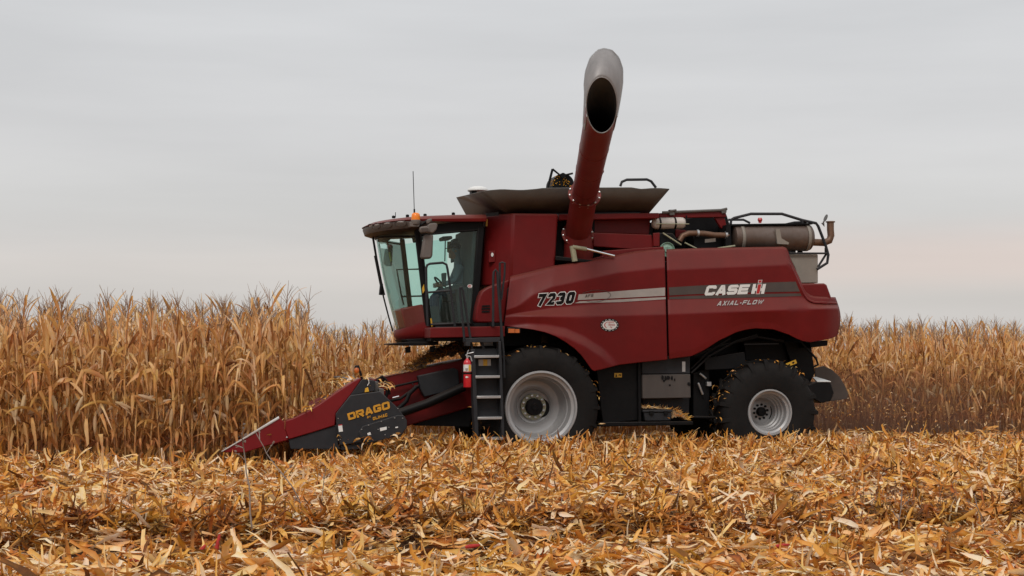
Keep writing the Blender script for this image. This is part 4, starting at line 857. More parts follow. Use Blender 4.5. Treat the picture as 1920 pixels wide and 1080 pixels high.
m = MB(); stroke_text(m, 'DRAGO', [(653.8, 788), (731.5, 766), (729.5, 751.8), (650.5, 775.5)], ye, .27, 0, .10, .98, .006)
stroke_text(m, 'BY', [(688.5, 784.5), (695.5, 783), (695, 779), (688, 780.5)], ye, .2, 0, .2, .8, .006); stroke_text(m, 'OLIMAC', [(699.5, 788), (726.5, 780.5), (725.8, 774.8), (698.8, 782.5)], ye, .26, 0, .16, .9, .006); m.build('maker_lettering', M['gold'], ep, smooth=0)
# near-end snout: hinged point, upper hood, charcoal side sheet
def snout(Y, parent, full):
    s = thing('snout', '', None, tuple(P(541, 825, Y))); del s['label']; s.parent = parent; s.matrix_parent_inverse = Matrix.Translation(-wloc(parent))
    W_ = .34 if not full else .48
    # point
    lo = [(415, 848), (440, 833), (480, 808.5), (524, 782), (531, 790), (541, 825), (500, 836), (458, 849)]
    m = MB(); loop = [P(u, v, YE) for u, v in lo]; dY = Y - YE
    far_ = []
    for p, (u, v) in zip(loop, lo):
        t = sstep(410, 545, u); far_.append(p + Vector((0, .05 + (W_ - .05) * t, 0)))
    if full:
        loop = [Vector((p.x, p.y, .3 + (p.z - .3) * .62)) for p in loop]
        near_ = [p - Vector((0, (.05 + (W_ - .05) * sstep(410, 545, q[0])) * .5, 0)) for p, q in zip(loop, lo)]; far_ = [p + Vector((0, (.05 + (W_ - .05) * sstep(410, 545, q[0])) * .5, 0)) for p, q in zip(loop, lo)]
    else: near_ = loop
    m.loft([[p + Vector((0, dY, 0)) for p in near_], [p + Vector((0, dY, 0)) for p in far_]]); m.build('snout_point', M['red_clean'], s, bevel=.015)
    # wear strip on the top edge
    up = [(415, 847), (440, 832), (480, 807.5), (522.5, 781.5)]; m = MB(); a = []; b = []
    for u, v in up:
        p = P(u, v, YE); p.z = .3 + (p.z - .3) * (.62 if full else 1); p = p + Vector((0, dY - .012 - ((.05 + (W_ - .05) * sstep(410, 545, u)) * .5 if full else 0), 0)); wv = .004 + .034 * sstep(415, 515, u); a.append(p + Vector((0, 0, .008))); b.append(p + Vector((.01, 0, -wv * .75)))
    k = len(a); m.add(a + b + [p + Vector((-.001, .02, .0)) for p in a], [(i, i + 1, k + i + 1, k + i) for i in range(k - 1)] + [(i, i + 1, 2 * k + i + 1, 2 * k + i) for i in range(k - 1)])
    m.build('wear_strip', M['white'], s, solid=.003)
    hood = [(530, 790.5), (550, 784), (575, 772), (600, 757), (619, 743.5), (648, 724), (662, 715), (676, 708.5), (678, 711), (657, 741), (630, 775), (628, 797.5), (585, 811), (541, 824)]
    m = MB(); loop = [P(u, v, YE) + Vector((0, dY, 0)) for u, v in hood]
    if full: loop = [Vector((p.x, p.y, .3 + (p.z - .3) * .62)) for p in loop]; m.loft([[p - Vector((0, W_ * .5, 0)) for p in loop], [p + Vector((0, W_ * .5, 0)) for p in loop]])
    else: m.prism(loop, (0, W_, 0))
    m.build('snout_hood', M['red_clean'], s, bevel=.04, smooth=50)
    if not full:
        m = MB(); m.pp([(541.5, 825), (585, 811.5), (631, 798), (634, 834), (640, 842), (545, 842)], YE + .03, YE + .2); m.build('side_sheet', M['dark'], s, bevel=.008)
        m = MB(); m.ball(P(538, 820, YE - .005), .016, n=8); m.build('hinge_bolt', M['steel'], s)
    return s
snout(YE, hd, False)
for k in range(1, NR + 1): snout(YE + YW * k, hd, True)
m = MB(); yb0, yb1 = YE, YE + YW * NR
a0, a1 = P(690, 722, YE), P(712, 735, YE)
m.box((a0.x, yb0 + .15, a1.z), (a1.x, yb1, P(690, 716, YE).z)); m.box((a1.x, yb0 + .1, P(700, 820, YE).z), (a1.x + .08, yb1, a1.z + .05)); m.box((P(640, 800, YE).x, yb0 + .1, P(700, 835, YE).z), (a1.x + .05, yb1, P(700, 820, YE).z)); m.build('header_frame', M['tankgrey'], hd, bevel=.01)
m = MB(); xg = P(672, 770, YE).x; zg = P(672, 775, YE).z; m.tube([(xg, yb0 + .3, zg), (xg, yb1 - .3, zg)], .12, 14); m.build('cross_auger', M['black'], hd)
m = MB(); m.ptube([(679, 712), (676, 700), (672, 690), (670.5, 686)], YE + .05, .02, 8); m.ball(P(669.5, 691, YE + .05), .045, .03, .065, 10); rf = m.build('reflector_stalk', M['black'], hd)
m = MB(); m.ball(P(668.8, 694.5, YE + .02), .04, .03, .05, 10); m.build('reflector', M['orange'], rf)
m = MB(); m.ptube([(686, 706), (691, 711), (692, 718), (689, 723)], YE - .03, .007, 6); m.build('cable_loop', M['white'], hd)

# ================================================================== things carried by the machine
ext = thing('fire_extinguisher', 'bright red fire extinguisher strapped beside the boarding ladder of the combine', 'fire extinguisher', tuple(P(876, 726, -.42)))
c = P(876.3, 726, -.42)
h = P(876, 673, -.42).z - c.z
m = MB(); m.lathe([(0, 0), (.062, .0), (.066, .015), (.066, h * .84), (.058, h * .92), (.03, h * .98), (.022, h * 1.02), (0, h * 1.02)], c, (0, 0, 1), 24); m.build('cylinder_body', M['extred'], ext, smooth=50)
m = MB(); m.lathe([(.0675, h * .56), (.0675, h * .80)], c, (0, 0, 1), 24); lb = m.build('label_band', M['white'], ext)
m = MB(); m.prism([c + Vector((-.045, -.0735, h * .60)), c + Vector((-.005, -.0735, h * .60)), c + Vector((-.005, -.0735, h * .68)), c + Vector((-.045, -.0735, h * .68))], (0, .012, 0)); m.build('label_print', M['stripe'], lb)
m = MB(); m.prism([c + Vector((.01, -.0735, h * .58)), c + Vector((.048, -.07, h * .58)), c + Vector((.048, -.07, h * .79)), c + Vector((.01, -.0735, h * .79))], (0, .012, 0)); m.build('label_print', M['yellow'], lb)
m = MB(); m.lathe([(.069, h * .46), (.069, h * .53)], c, (0, 0, 1), 24); m.tube([c + Vector((.05, .05, h * .5)), c + Vector((.13, .06, h * .5))], .015); m.tube([c + Vector((-.075, .03, h * .25)), c + Vector((-.075, .03, h * .6))], .012); m.build('bracket', M['black'], ext)
m = MB(); m.add([c + Vector((-.05, -.071, h * .36)), c + Vector((-.03, -.073, h * .32)), c + Vector((.012, -.073, h * .36)), c + Vector((-.03, -.073, h * .40))], [(0, 1, 2, 3)]); m.build('label_print', M['white'], ext)
m = MB(); zt2 = c + Vector((0, 0, h * 1.02)); m.lathe([(.02, 0), (.02, .05), (0, .05)], zt2, (0, 0, 1), 12); m.tube([zt2 + Vector((-.03, 0, .05)), zt2 + Vector((.01, -.02, .08)), zt2 + Vector((.10, -.03, .10))], .010); m.tube([zt2 + Vector((-.02, 0, .04)), zt2 + Vector((.05, -.02, .03)), zt2 + Vector((.07, -.03, -.05))], .012); m.tube([zt2 + Vector((-.01, 0, .06)), zt2 + Vector((.02, 0, .14))], .008); m.build('valve_handle', M['steel'], ext)
tb_ = thing('toolbox', 'small charcoal plastic toolbox with two latches on the ledge under the combine', 'toolbox', tuple(P(1233, 789, .3)))
m = MB(); m.pp([(1207, 774), (1260, 773.5), (1258, 789), (1210, 789.5)], .24, .5); m.build('toolbox_body', M['dark'], tb_, bevel=.015)
m = MB(); m.pp([(1205.5, 768.5), (1261, 768), (1261, 773), (1205.5, 773.5)], .22, .52); m.build('lid', M['dark'], tb_, bevel=.012)
for u in (1222, 1249):
    m = MB(); m.pp([(u - 4, 770), (u + 4, 770), (u + 3.5, 778), (u - 3.5, 778)], .20, .235); m.build('latch', M['black'], tb_, bevel=.006)

def chaff_heap(name, label, uvs, Y0, Y1, hts, matn, n=260, seed=3, strands=True, tintr=(.1, .6), size=.1):
    """a heap of chaff: lumpy mound with loose straws on it; uvs is its foot line"""
    r_ = random.Random(seed); m = MB(); nu, nv = 30, 12; grid = []
    for i in range(nu + 1):
        t = i / nu; u = uvs[0][0] + (uvs[-1][0] - uvs[0][0]) * t; v = interp(u, uvs); hh = interp(t, hts); row = []
        for j in range(nv + 1):
            w = j / nv; y = Y0 + (Y1 - Y0) * w; p = P(u, v, Y0); row.append(Vector((p.x, y, p.z + hh * (math.sin(math.pi * min(1, .08 + .84 * w)) ** .6) * (1 + .25 * r_.uniform(-1, 1)))))
        grid.append(row)
    m.loft(grid, closed=False, cap0=False, cap1=False); o = m.build(name, [M[matn], M['residue']], None, smooth=180)
    m2 = []
    me = o.data; bmv = [v.co.copy() for v in me.vertices]
    vs, fs, tint = [], [], []
    for k in range(n):
        p = r_.choice(bmv); d = Vector((r_.gauss(0, 1), r_.gauss(0, 1), abs(r_.gauss(0, .45)))).normalized(); s_ = d.orthogonal().normalized() * r_.uniform(.004, .010); l_ = r_.uniform(.4, 1.4) * size
        b_ = len(vs); q = p + Vector((r_.uniform(-.04, .04), r_.uniform(-.04, .04), .008)); vs += [q - s_, q + s_, q + d * l_ + s_ * .4, q + d * l_ - s_ * .4]; fs.append((b_, b_ + 1, b_ + 2, b_ + 3)); tint += [r_.uniform(*tintr)] * 4
    base = len(bmv); allf = [tuple(p.vertices) for p in me.polygons]; mi = [0] * len(allf) + [1] * len(fs)
    me2 = bpy.data.meshes.new(name); me2.from_pydata([tuple(v) for v in bmv] + [tuple(v) for v in vs], [], allf + [tuple(i + base for i in f) for f in fs])
    me2.materials.append(M[matn]); me2.materials.append(M['residue']); me2.polygons.foreach_set('material_index', mi)
    at = me2.attributes.new('tint', 'FLOAT', 'POINT'); at.data.foreach_set('value', [.2] * base + tint)
    o.data = me2; tag(o, label, 'crop debris', kind='stuff'); return o
chaff_heap('chopped_debris', 'dark heap of chopped leaves lying on top of the feeder house', [(770, 699), (820, 686), (878, 674), (890, 672)], .95, 2.2, [(0, .02), (.15, .12), (.4, .25), (.8, .32), (1, .3)], 'chaffdark', 900, 3, True, (0, .35))
chaff_heap('straw_litter', 'thin dusty straw litter on the front of the red feeder house', [(705, 711), (770, 697), (800, 690)], .93, 2.1, [(0, .015), (1, .025)], 'chaff', 250, 5, True, (.3, .9), .08)
chaff_heap('straw_pile', 'small pale straw pile on the lid of the toolbox', [(1205, 768.5), (1225, 768), (1258, 768)], .23, .5, [(0, .06), (.3, .055), (.7, .02), (1, .0)], 'chaff', 90, 6, True, (.3, .9), .06)
chaff_heap('straw_clump', 'brown straw clump on the ledge beside the toolbox', [(1260, 789), (1275, 790), (1294, 790)], .22, .55, [(0, .1), (.2, .17), (.6, .15), (1, .02)], 'chaff', 200, 8, True, (.2, .7), .09)

# ================================================================== DRIVER
def skin_body(name, joints, edges, mat_, parent, root, sub=2):
    me = bpy.data.meshes.new(name); me.from_pydata([j[0] for j in joints], edges, []); me.materials.append(mat_)
    o = bpy.data.objects.new(name, me); C.objects.link(o); attach(o, parent)
    o.modifiers.new('skin', 'SKIN'); 
    for i, j in enumerate(joints):
        d = me.skin_vertices[0].data[i]; d.radius = (j[1], j[1]) if not isinstance(j[1], tuple) else j[1]; d.use_root = (i == root)
    s_ = o.modifiers.new('sub', 'SUBSURF'); s_.levels = sub; s_.render_levels = sub
    me.polygons.foreach_set('use_smooth', [True] * len(me.polygons)); o.modifiers['skin'].use_smooth_shade = True
    return o
hip = P(866, 552, 1.55); 
def J(dx, dy, dz): return (hip.x + dx, 1.55 + dy, hip.z + dz)
per = thing('person', 'person in a cap and dark shirt sitting at the wheel inside the cab', 'person', J(0, 0, -.1))
hx, hz = P(852, 470, 1.55).x - hip.x, P(852, 470, 1.55).z - hip.z
jt = [(J(0, 0, 0), .15), (J(-.02, 0, .22), .15), (J(-.04, 0, .42), .165), (J(-.07, 0, .56), .07), (J(hx + .03, 0, hz - .06), .075), (J(hx, 0, hz + .02), .098), (J(hx, 0, hz + .09), .085),
      (J(-.06, -.19, .48), .065), (J(-.16, -.24, .24), .05), (J(-.36, -.16, .16), .04), (J(-.06, .19, .48), .065), (J(-.16, .24, .24), .05), (J(-.36, .16, .16), .04),
      (J(-.05, -.11, -.02), .10), (J(-.42, -.13, .02), .075), (J(-.48, -.13, -.40), .055), (J(-.60, -.13, -.44), .045), (J(-.05, .11, -.02), .10), (J(-.42, .13, .02), .075), (J(-.48, .13, -.40), .055), (J(-.60, .13, -.44), .045)]
ed = [(0, 1), (1, 2), (2, 3), (3, 4), (4, 5), (5, 6), (2, 7), (7, 8), (8, 9), (2, 10), (10, 11), (11, 12), (0, 13), (13, 14), (14, 15), (15, 16), (0, 17), (17, 18), (18, 19), (19, 20)]
skin_body('body', jt, ed, M['shirt'], per, 0)
# head with brow, nose, lips, chin, ear
hc = Vector(J(hx, 0, hz)); m = MB(); rings = []
prof = [(-.150, .045, .035, -.02), (-.125, .062, .075, -.03), (-.105, .066, .092, -.012), (-.085, .068, .094, -.012), (-.070, .068, .099, -.008), (-.055, .068, .093, -.010), (-.045, .069, .097, -.008), (-.030, .070, .122, -.0), (-.015, .071, .110, .0), (.005, .072, .096, .0), (.020, .073, .098, .0), (.045, .075, .100, .004), (.08, .072, .095, .008), (.11, .055, .072, .012), (.128, .025, .035, .015)]
for dz, ry, fx, ox in prof:
    rg = []
    for k in range(24):
        t = 2 * math.pi * k / 24; cx_ = math.cos(t); f_ = fx if cx_ > .93 else (min(fx, .092) if cx_ > 0 else .095); 
        rg.append(hc + Vector((-cx_ * f_ + ox, math.sin(t) * ry, dz)))
    rings.append(rg)
m.loft(rings); m.ball(hc + Vector((.01, -.075, -.01)), .022, .012, .034, 8); m.ball(hc + Vector((.01, .075, -.01)), .022, .012, .034, 8); m.build('head', M['skin'], per, smooth=60)
m = MB(); rings = []
for dz, r_ in ((.035, .098), (.06, .106), (.10, .10), (.13, .075), (.148, .03)): rings.append([hc + Vector((-math.cos(t) * r_ * 1.05 + .005, math.sin(t) * r_ * .82, dz)) for t in np.linspace(0, 2 * math.pi, 25)[:-1]])
m.loft(rings); m.prism([hc + Vector((-.085, -.06, .045)), hc + Vector((-.16, -.035, .03)), hc + Vector((-.175, 0, .03)), hc + Vector((-.16, .035, .03)), hc + Vector((-.085, .06, .045))], (0, 0, .012)); m.build('cap', M['hair'], per, smooth=50)
for sg in (-1, 1):
    m = MB(); w0 = Vector(J(-.36, sg * .16, .16)); pc = w0 + Vector((-.06, 0, -.0)); m.loft([[p + Vector((0, yy * sg * 1, zz)) for yy, zz in ((-.02, -.03), (.02, -.03), (.024, .03), (-.018, .03))] for p in (w0, pc, pc + Vector((-.045, 0, -.01)))])
    for k in range(4):
        b_ = pc + Vector((-.045, .0, -.03 + .02 * k)); l_ = (.026, .03, .033, .028)[k]
        m.tube([b_, b_ + Vector((-l_, sg * -.006, .004)), b_ + Vector((-l_ - .005, sg * -.03, .0)), b_ + Vector((-l_ + .018, sg * -.045, 0))], [.0095, .009, .0085, .007], 6)
    m.tube([w0 + Vector((-.03, sg * -.01, .03)), pc + Vector((-.01, sg * -.02, .045)), pc + Vector((-.05, sg * -.03, .042))], [.011, .010, .008], 6)
    m.build('hand', M['skin'], per, smooth=60)
m = MB()
for sg in (-1, 1): m.tube([J(-.05, sg * .11, -.02), J(-.42, sg * .13, .025), J(-.485, sg * .13, -.05), J(-.485, sg * .13, -.40)], [.115, .085, .08, .065], 12)
m.build('trousers', M['jeans'], per, smooth=60)

# ================================================================== THE FIELD
def G(u, v, z=.2):
    """the point at height z that the photo shows at (u, v)"""
    dep = (EYE - z) * FPX / (v - V0); a = (u - 960) / FPX
    return Vector((CX + dep * (SN + a * CS), CY + dep * (CS - a * SN), z))

_lat = rng.random((64, 64))
def vnoise(x, y):
    xi = np.floor(x).astype(int); yi = np.floor(y).astype(int); fx = x - xi; fy = y - yi; fx = fx * fx * (3 - 2 * fx); fy = fy * fy * (3 - 2 * fy)
    g = lambda i, j: _lat[i % 64, j % 64]
    return (g(xi, yi) * (1 - fx) + g(xi + 1, yi) * fx) * (1 - fy) + (g(xi, yi + 1) * (1 - fx) + g(xi + 1, yi + 1) * fx) * fy
ROW0, ROWW = YE + .381, YW
XT = P(578, 800, ROW0).x                                          # the corn ends here inside the header
def lumps(x, y): return .40 * vnoise(x * .8 + 3, y * .9) + .38 * vnoise(x * 2.1, y * 2.6 + 9) + .22 * vnoise(x * 5, y * 6)
def ridge(x, y):
    w1 = -11.0 + .5 * (vnoise(x * .35, x * 0 + 4) - .5); a = np.clip(vnoise(x * .7 + 20, y * 0 + 2) * 2.4 - .85, 0, 1)
    r = .17 * a * np.exp(-((y - w1) / .28) ** 2) - .10 * a * np.exp(-((y - w1 + .75) / .35) ** 2)
    w2 = -7.2 + .5 * (vnoise(x * .3, x * 0 + 14) - .5); a2 = np.clip(vnoise(x * .6 + 40, y * 0 + 7) * 2 - .5, 0, 1)
    return r + .11 * a2 * np.exp(-((y - w2) / .3) ** 2) - .05 * a2 * np.exp(-((y - w2 + .7) / .3) ** 2)
def soil_z(x, y): return -.02 + .10 * lumps(x, y)
def heap_z(x, y):
    near = .03 * np.exp(-((y + 2.0) / 1.1) ** 2) - .15 * np.exp(-((x + 4.3) / 1.1) ** 2 - ((y + 2.1) / 1.0) ** 2)
    return .01 + .36 * lumps(x, y) + near + ridge(x, y)

# ground: a fine patch under the scene inside a sheet that reaches the horizon
gx = np.concatenate([[-2500, -400, -80, -30], np.arange(-16, 18.01, .25), [32, 80, 400, 2500]])
gy = np.concatenate([[-1200, -300, -60], np.arange(-26, 14.01, .25), [30, 80, 400, 2500]])
XX, YY = np.meshgrid(gx, gy, indexing='ij'); ZZ = soil_z(XX, YY)
gv = np.stack([XX, YY, ZZ], -1).reshape(-1, 3); ny = len(gy)
ii, jj = np.meshgrid(np.arange(len(gx) - 1), np.arange(ny - 1), indexing='ij'); b0 = (ii * ny + jj).ravel()
gf = np.stack([b0, b0 + ny, b0 + ny + 1, b0 + 1], -1)
def np_mesh(name, v, quads, tint=None, mats=(), mi=None, smooth=True):
    me = bpy.data.meshes.new(name); nv, nf = len(v), len(quads)
    me.vertices.add(nv); me.vertices.foreach_set('co', np.ascontiguousarray(v, dtype=np.float32).ravel())
    me.loops.add(nf * 4); me.loops.foreach_set('vertex_index', np.ascontiguousarray(quads, dtype=np.int32).ravel())
    me.polygons.add(nf); me.polygons.foreach_set('loop_start', np.arange(0, nf * 4, 4, dtype=np.int32)); me.polygons.foreach_set('loop_total', np.full(nf, 4, dtype=np.int32))
    if mi is not None: me.polygons.foreach_set('material_index', np.ascontiguousarray(mi, dtype=np.int32))
    if smooth: me.polygons.foreach_set('use_smooth', np.ones(nf, dtype=bool))
    if tint is not None:
        at = me.attributes.new('tint', 'FLOAT', 'POINT'); at.data.foreach_set('value', np.ascontiguousarray(tint, dtype=np.float32))
    for m_ in mats: me.materials.append(m_)
    me.update(calc_edges=True); me.validate(); return me
go = bpy.data.objects.new('ground', np_mesh('ground', gv, gf, None, [M['soil']])); C.objects.link(go); tag(go, 'brown soil of the harvested corn field', kind='structure')

# ---- corn plants: ten kinds, each with stalk, foliage, tassel and ears
class QB:                                                        # quads with a tint per vertex
    def __init__(s): s.v = []; s.q = []; s.t = []
    def strip(s, rows, tint):
        o = len(s.v); n = len(rows[0])
        for r in rows: s.v += [tuple(p) for p in r]; s.t += [tint if not callable(tint) else tint()] * n
        for k in range(len(rows) - 1):
            for i in range(n - 1): a = o + k * n + i; s.q.append((a, a + 1, a + n + 1, a + n))
    def arr(s): return np.array(s.v, float).reshape(-1, 3), np.array(s.q, int).reshape(-1, 4), np.array(s.t, float)
def rtube(qb, path, rad, tint, n=5):
    rows = []
    for i, p in enumerate(path):
        t = (path[min(i + 1, len(path) - 1)] - path[max(0, i - 1)]).normalized(); a = t.orthogonal().normalized(); b = t.cross(a)
        rows.append([p + (a * math.cos(2 * math.pi * k / n) + b * math.sin(2 * math.pi * k / n)) * rad[i] for k in range(n + 1)])
    qb.strip(rows, tint)
def leaf(qb, r, base, az, e0, length, width, droop, kink, tint):
    d_h = Vector((math.cos(az), math.sin(az), 0)); sd_ = Vector((-math.sin(az), math.cos(az), 0)); seg = 8; p = base.copy(); el = e0; rows = []
    tw = r.uniform(-.5, .5); dtw = r.uniform(-.38, .38); swerve = r.uniform(-.10, .10); azd = 0; kt = r.uniform(.06, .45)
    kd = False
    for k in range(seg + 1):
        t = k / seg
        d = (d_h * math.cos(azd) + sd_ * math.sin(azd)) * math.cos(el) + Vector((0, 0, math.sin(el)))
        s0 = (sd_ * math.cos(azd) - d_h * math.sin(azd)); nrm = d.cross(s0); a = tw + dtw * k
        s1 = s0 * math.cos(a) + nrm * math.sin(a); n1 = d.cross(s1)
        w = width * r.uniform(.72, 1.18) * (.55 + 1.2 * t if t < .35 else .97) * (1 - max(0, (t - .45) / .55) ** 1.7) + .004
        rows.append([p - s1 * w * .5 + n1 * w * .16, p + n1 * w * .0, p + s1 * w * .5 + n1 * w * .18])
        p = p + d * (length / seg) + s0 * r.gauss(0, width * .10); azd += swerve; a0_ = r.gauss(0, .16); tw += a0_
        if kink and not kd and t >= kt: el = r.uniform(-1.52, -.85); kd = True
        elif kd: el = max(-1.55, el - .05)
        else: el -= droop / seg * (1 + t)
        el = max(el, -1.52)
    k0 = len(qb.v); qb.strip(rows, tint); e1, e2 = r.gauss(-.04, .07), r.gauss(-.04, .07)
    for k in range(seg + 1): f_ = r.gauss(0, .05); qb.t[k0 + 3 * k] += e1 + f_; qb.t[k0 + 3 * k + 1] += .07 + f_; qb.t[k0 + 3 * k + 2] += e2 + f_
def corn_kind(seed):
    r = random.Random(seed); H = r.uniform(2.02, 2.28); lean = Vector((r.uniform(-.05, .07), r.uniform(-.05, .05), 0)); bend = r.uniform(.0, .12)
    axis = lambda h: Vector((lean.x * h + bend * (h / H) ** 3, lean.y * h, h))
    st = QB(); hs = [H * i / 11 for i in range(12)]; rtube(st, [axis(h) for h in hs], [.014 - .009 * h / H + (.0015 if i % 2 else 0) for i, h in enumerate(hs)], r.uniform(.3, .7))
    fo = QB(); az = r.uniform(0, 6.28); nl = r.randint(16, 19)
    for i in range(nl):
        f = i / (nl - 1); h = .22 + (H - .30) * f ** .92; az += math.pi + r.gauss(0, .45); b = axis(h)
        up = f > .68
        e0 = r.uniform(1.0, 1.48) if up else r.uniform(.7, 1.3); kink = r.random() < (.38 if up else .85); L_ = (r.uniform(.36, .62) if up else r.uniform(.45, .82)) * (1 if f > .2 else .75); W_ = r.uniform(.032, .064) * (.75 if f > .9 else 1)
        tint = min(1, max(0, r.gauss(.58 if up else .44, .23)))
        # sheath hugging the stalk, then the blade
        a0 = Vector((math.cos(az), math.sin(az), 0)); sh = QB()
        rows = []
        for t in (0, .5, 1):
            q = axis(h - .16 + .16 * t); rad = .016; rows.append([q + Vector((math.cos(az + a_) * rad, math.sin(az + a_) * rad, 0)) for a_ in (-1.6, -.6, .6, 1.6)])
        fo.strip(rows, tint)
        leaf(fo, r, b + a0 * .012, az, e0, L_, W_, (r.uniform(.0, .5) if r.random() < .8 else r.uniform(.8, 1.8)) if up else r.uniform(.3, 1.8), kink, tint)
    ta = QB(); tt = r.uniform(.2, .8); top_ = axis(H)
    rtube(ta, [axis(H - .05), top_, top_ + Vector((bend * .3, 0, .16)), top_ + Vector((bend + r.uniform(-.04, .04), r.uniform(-.04, .04), .36))], [.006, .005, .0045, .002], tt, 4)
    for k in range(r.randint(4, 8)):
        a = r.uniform(0, 6.28); b = top_ + Vector((0, 0, r.uniform(0, .12))); sp_ = r.uniform(.06, .16); l_ = r.uniform(.15, .28); dn = r.uniform(-.06, .04)
        rtube(ta, [b, b + Vector((math.cos(a) * sp_ * .6, math.sin(a) * sp_ * .6, l_ * .55)), b + Vector((math.cos(a) * sp_ * 1.3, math.sin(a) * sp_ * 1.3, l_ + dn))], [.0035, .0035, .0018], tt, 3)
    ea = QB(); h = r.uniform(.85, 1.15); a = r.uniform(0, 6.28); d = Vector((math.cos(a), math.sin(a), 0)); b = axis(h) + d * .02; drop = r.uniform(-1.4, -.2) if r.random() < .75 else r.uniform(.3, 1.2); dd = d * math.cos(drop) + Vector((0, 0, math.sin(drop)))
    pth = [b + dd * (.26 * t) for t in (0, .1, .25, .5, .75, .92, 1)]; rtube(ea, pth, [.010, .022, .029, .031, .026, .014, .004], r.uniform(.25, .9), 7)
    for k in range(2): leaf(ea, r, b, a + r.uniform(-.25, .25), drop + r.uniform(-.12, .15), r.uniform(.18, .30), .045, .4, False, r.uniform(.0, .6))
    return {'stalk': st, 'foliage': fo, 'tassel': ta, 'ear': ea}
MATN = {'stalk': 'stalk', 'foliage': 'leaf', 'tassel': 'tassel', 'ear': 'husk'}
kinds = []
for i in range(10):
    k = corn_kind(100 + i); arrs = {n_: q.arr() for n_, q in k.items()}
    kinds.append((arrs, {n_: np_mesh(n_, *a[:2], a[2], [M[MATN[n_]]]) for n_, a in arrs.items()}))

LBL = {'ahead': ('dry tan corn plant in the tall uncut stand ahead of the corn header', 'corn plants ahead of the header'),
       'gap': ('dry corn plant in the far stand seen between the header and the cab', 'corn plants behind the feeder house'),
       'tail': ('dry corn plant in the uncut stand behind the tail of the combine', 'corn plants behind the combine tail')}
rest = {n_: ([], [], []) for n_ in MATN}; nvr = {n_: 0 for n_ in MATN}; n_ind = 0
x0l, xg0, xg1, xr0, xr1 = P(-25, 700, ROW0).x, P(548, 700, 5).x, P(790, 700, 5).x, P(1500, 700, 5).x, P(1935, 700, 6).x
for k in range(0, 17):
    y = ROW0 + ROWW * k; x = -16 + rng.random() * .17
    while x < (XT if k < NR else 24):
        x += .165 * (.7 + .6 * rng.random()); yy = y + rng.normal(0, .035)
        if k < NR and x > XT - .05 + .10 * rng.random(): break
        where = None
        if k <= 3 and x > x0l: where = 'ahead'
        elif NR <= k <= NR + 2 and xg0 < x < xg1: where = 'gap'
        elif NR <= k <= NR + 3 and xr0 < x < xr1: where = 'tail'
        if k >= NR + 5 and rng.random() < .25: continue
        kd = kinds[rng.integers(10)]; rzv = rng.random() * 2 * math.pi; s_ = rng.uniform(.95, 1.06) * (1.055 if k < NR else 1.05 - .06 * sstep(5, 9, x) if x > 3 else .945); zz = float(soil_z(np.array(x), np.array(yy))) - .02
        tilt = (rng.normal(0, .035), rng.normal(0, .035))
        if k <= 4 and x > XT - .9: s_ *= 1.045; tilt = (tilt[0] * .4, tilt[1] * .4)
        if where and n_ind < 298:
            n_ind += 1
            o = bpy.data.objects.new('corn_plant', None); o.empty_display_size = .1; C.objects.link(o); o.location = (x, yy, zz); o.rotation_euler = (tilt[0], tilt[1], rzv); o.scale = (s_, s_, s_)
            tag(o, LBL[where][0], 'corn plant', LBL[where][1])
            for n_ in MATN:
                c_ = bpy.data.objects.new(n_, kd[1][n_]); C.objects.link(c_); c_.parent = o
        else:
            Mx = np.array((Matrix.Rotation(rzv, 3, 'Z') @ Matrix.Rotation(tilt[0], 3, 'X') @ Matrix.Rotation(tilt[1], 3, 'Y'))) * s_
            for n_ in MATN:
                v, q, t = kd[0][n_]; rest[n_][0].append(v @ Mx.T + np.array((x, yy, zz))); rest[n_][1].append(q + nvr[n_]); rest[n_][2].append(np.clip(t + rng.normal(0, .08), 0, 1)); nvr[n_] += len(v)
V_, Q_, T_, MI_, off = [], [], [], [], 0
for i, n_ in enumerate(MATN):
    v = np.concatenate(rest[n_][0]); q = np.concatenate(rest[n_][1]) + off; V_.append(v); Q_.append(q); T_.append(np.concatenate(rest[n_][2])); MI_.append(np.full(len(q), i)); off += len(v)
fo_ = bpy.data.objects.new('corn_field', np_mesh('corn_field', np.concatenate(V_), np.concatenate(Q_), np.concatenate(T_), [M[MATN[n_]] for n_ in MATN], np.concatenate(MI_))); C.objects.link(fo_)
tag(fo_, 'deep mass of dry standing corn filling the rows behind the front ones', 'corn field', kind='stuff')

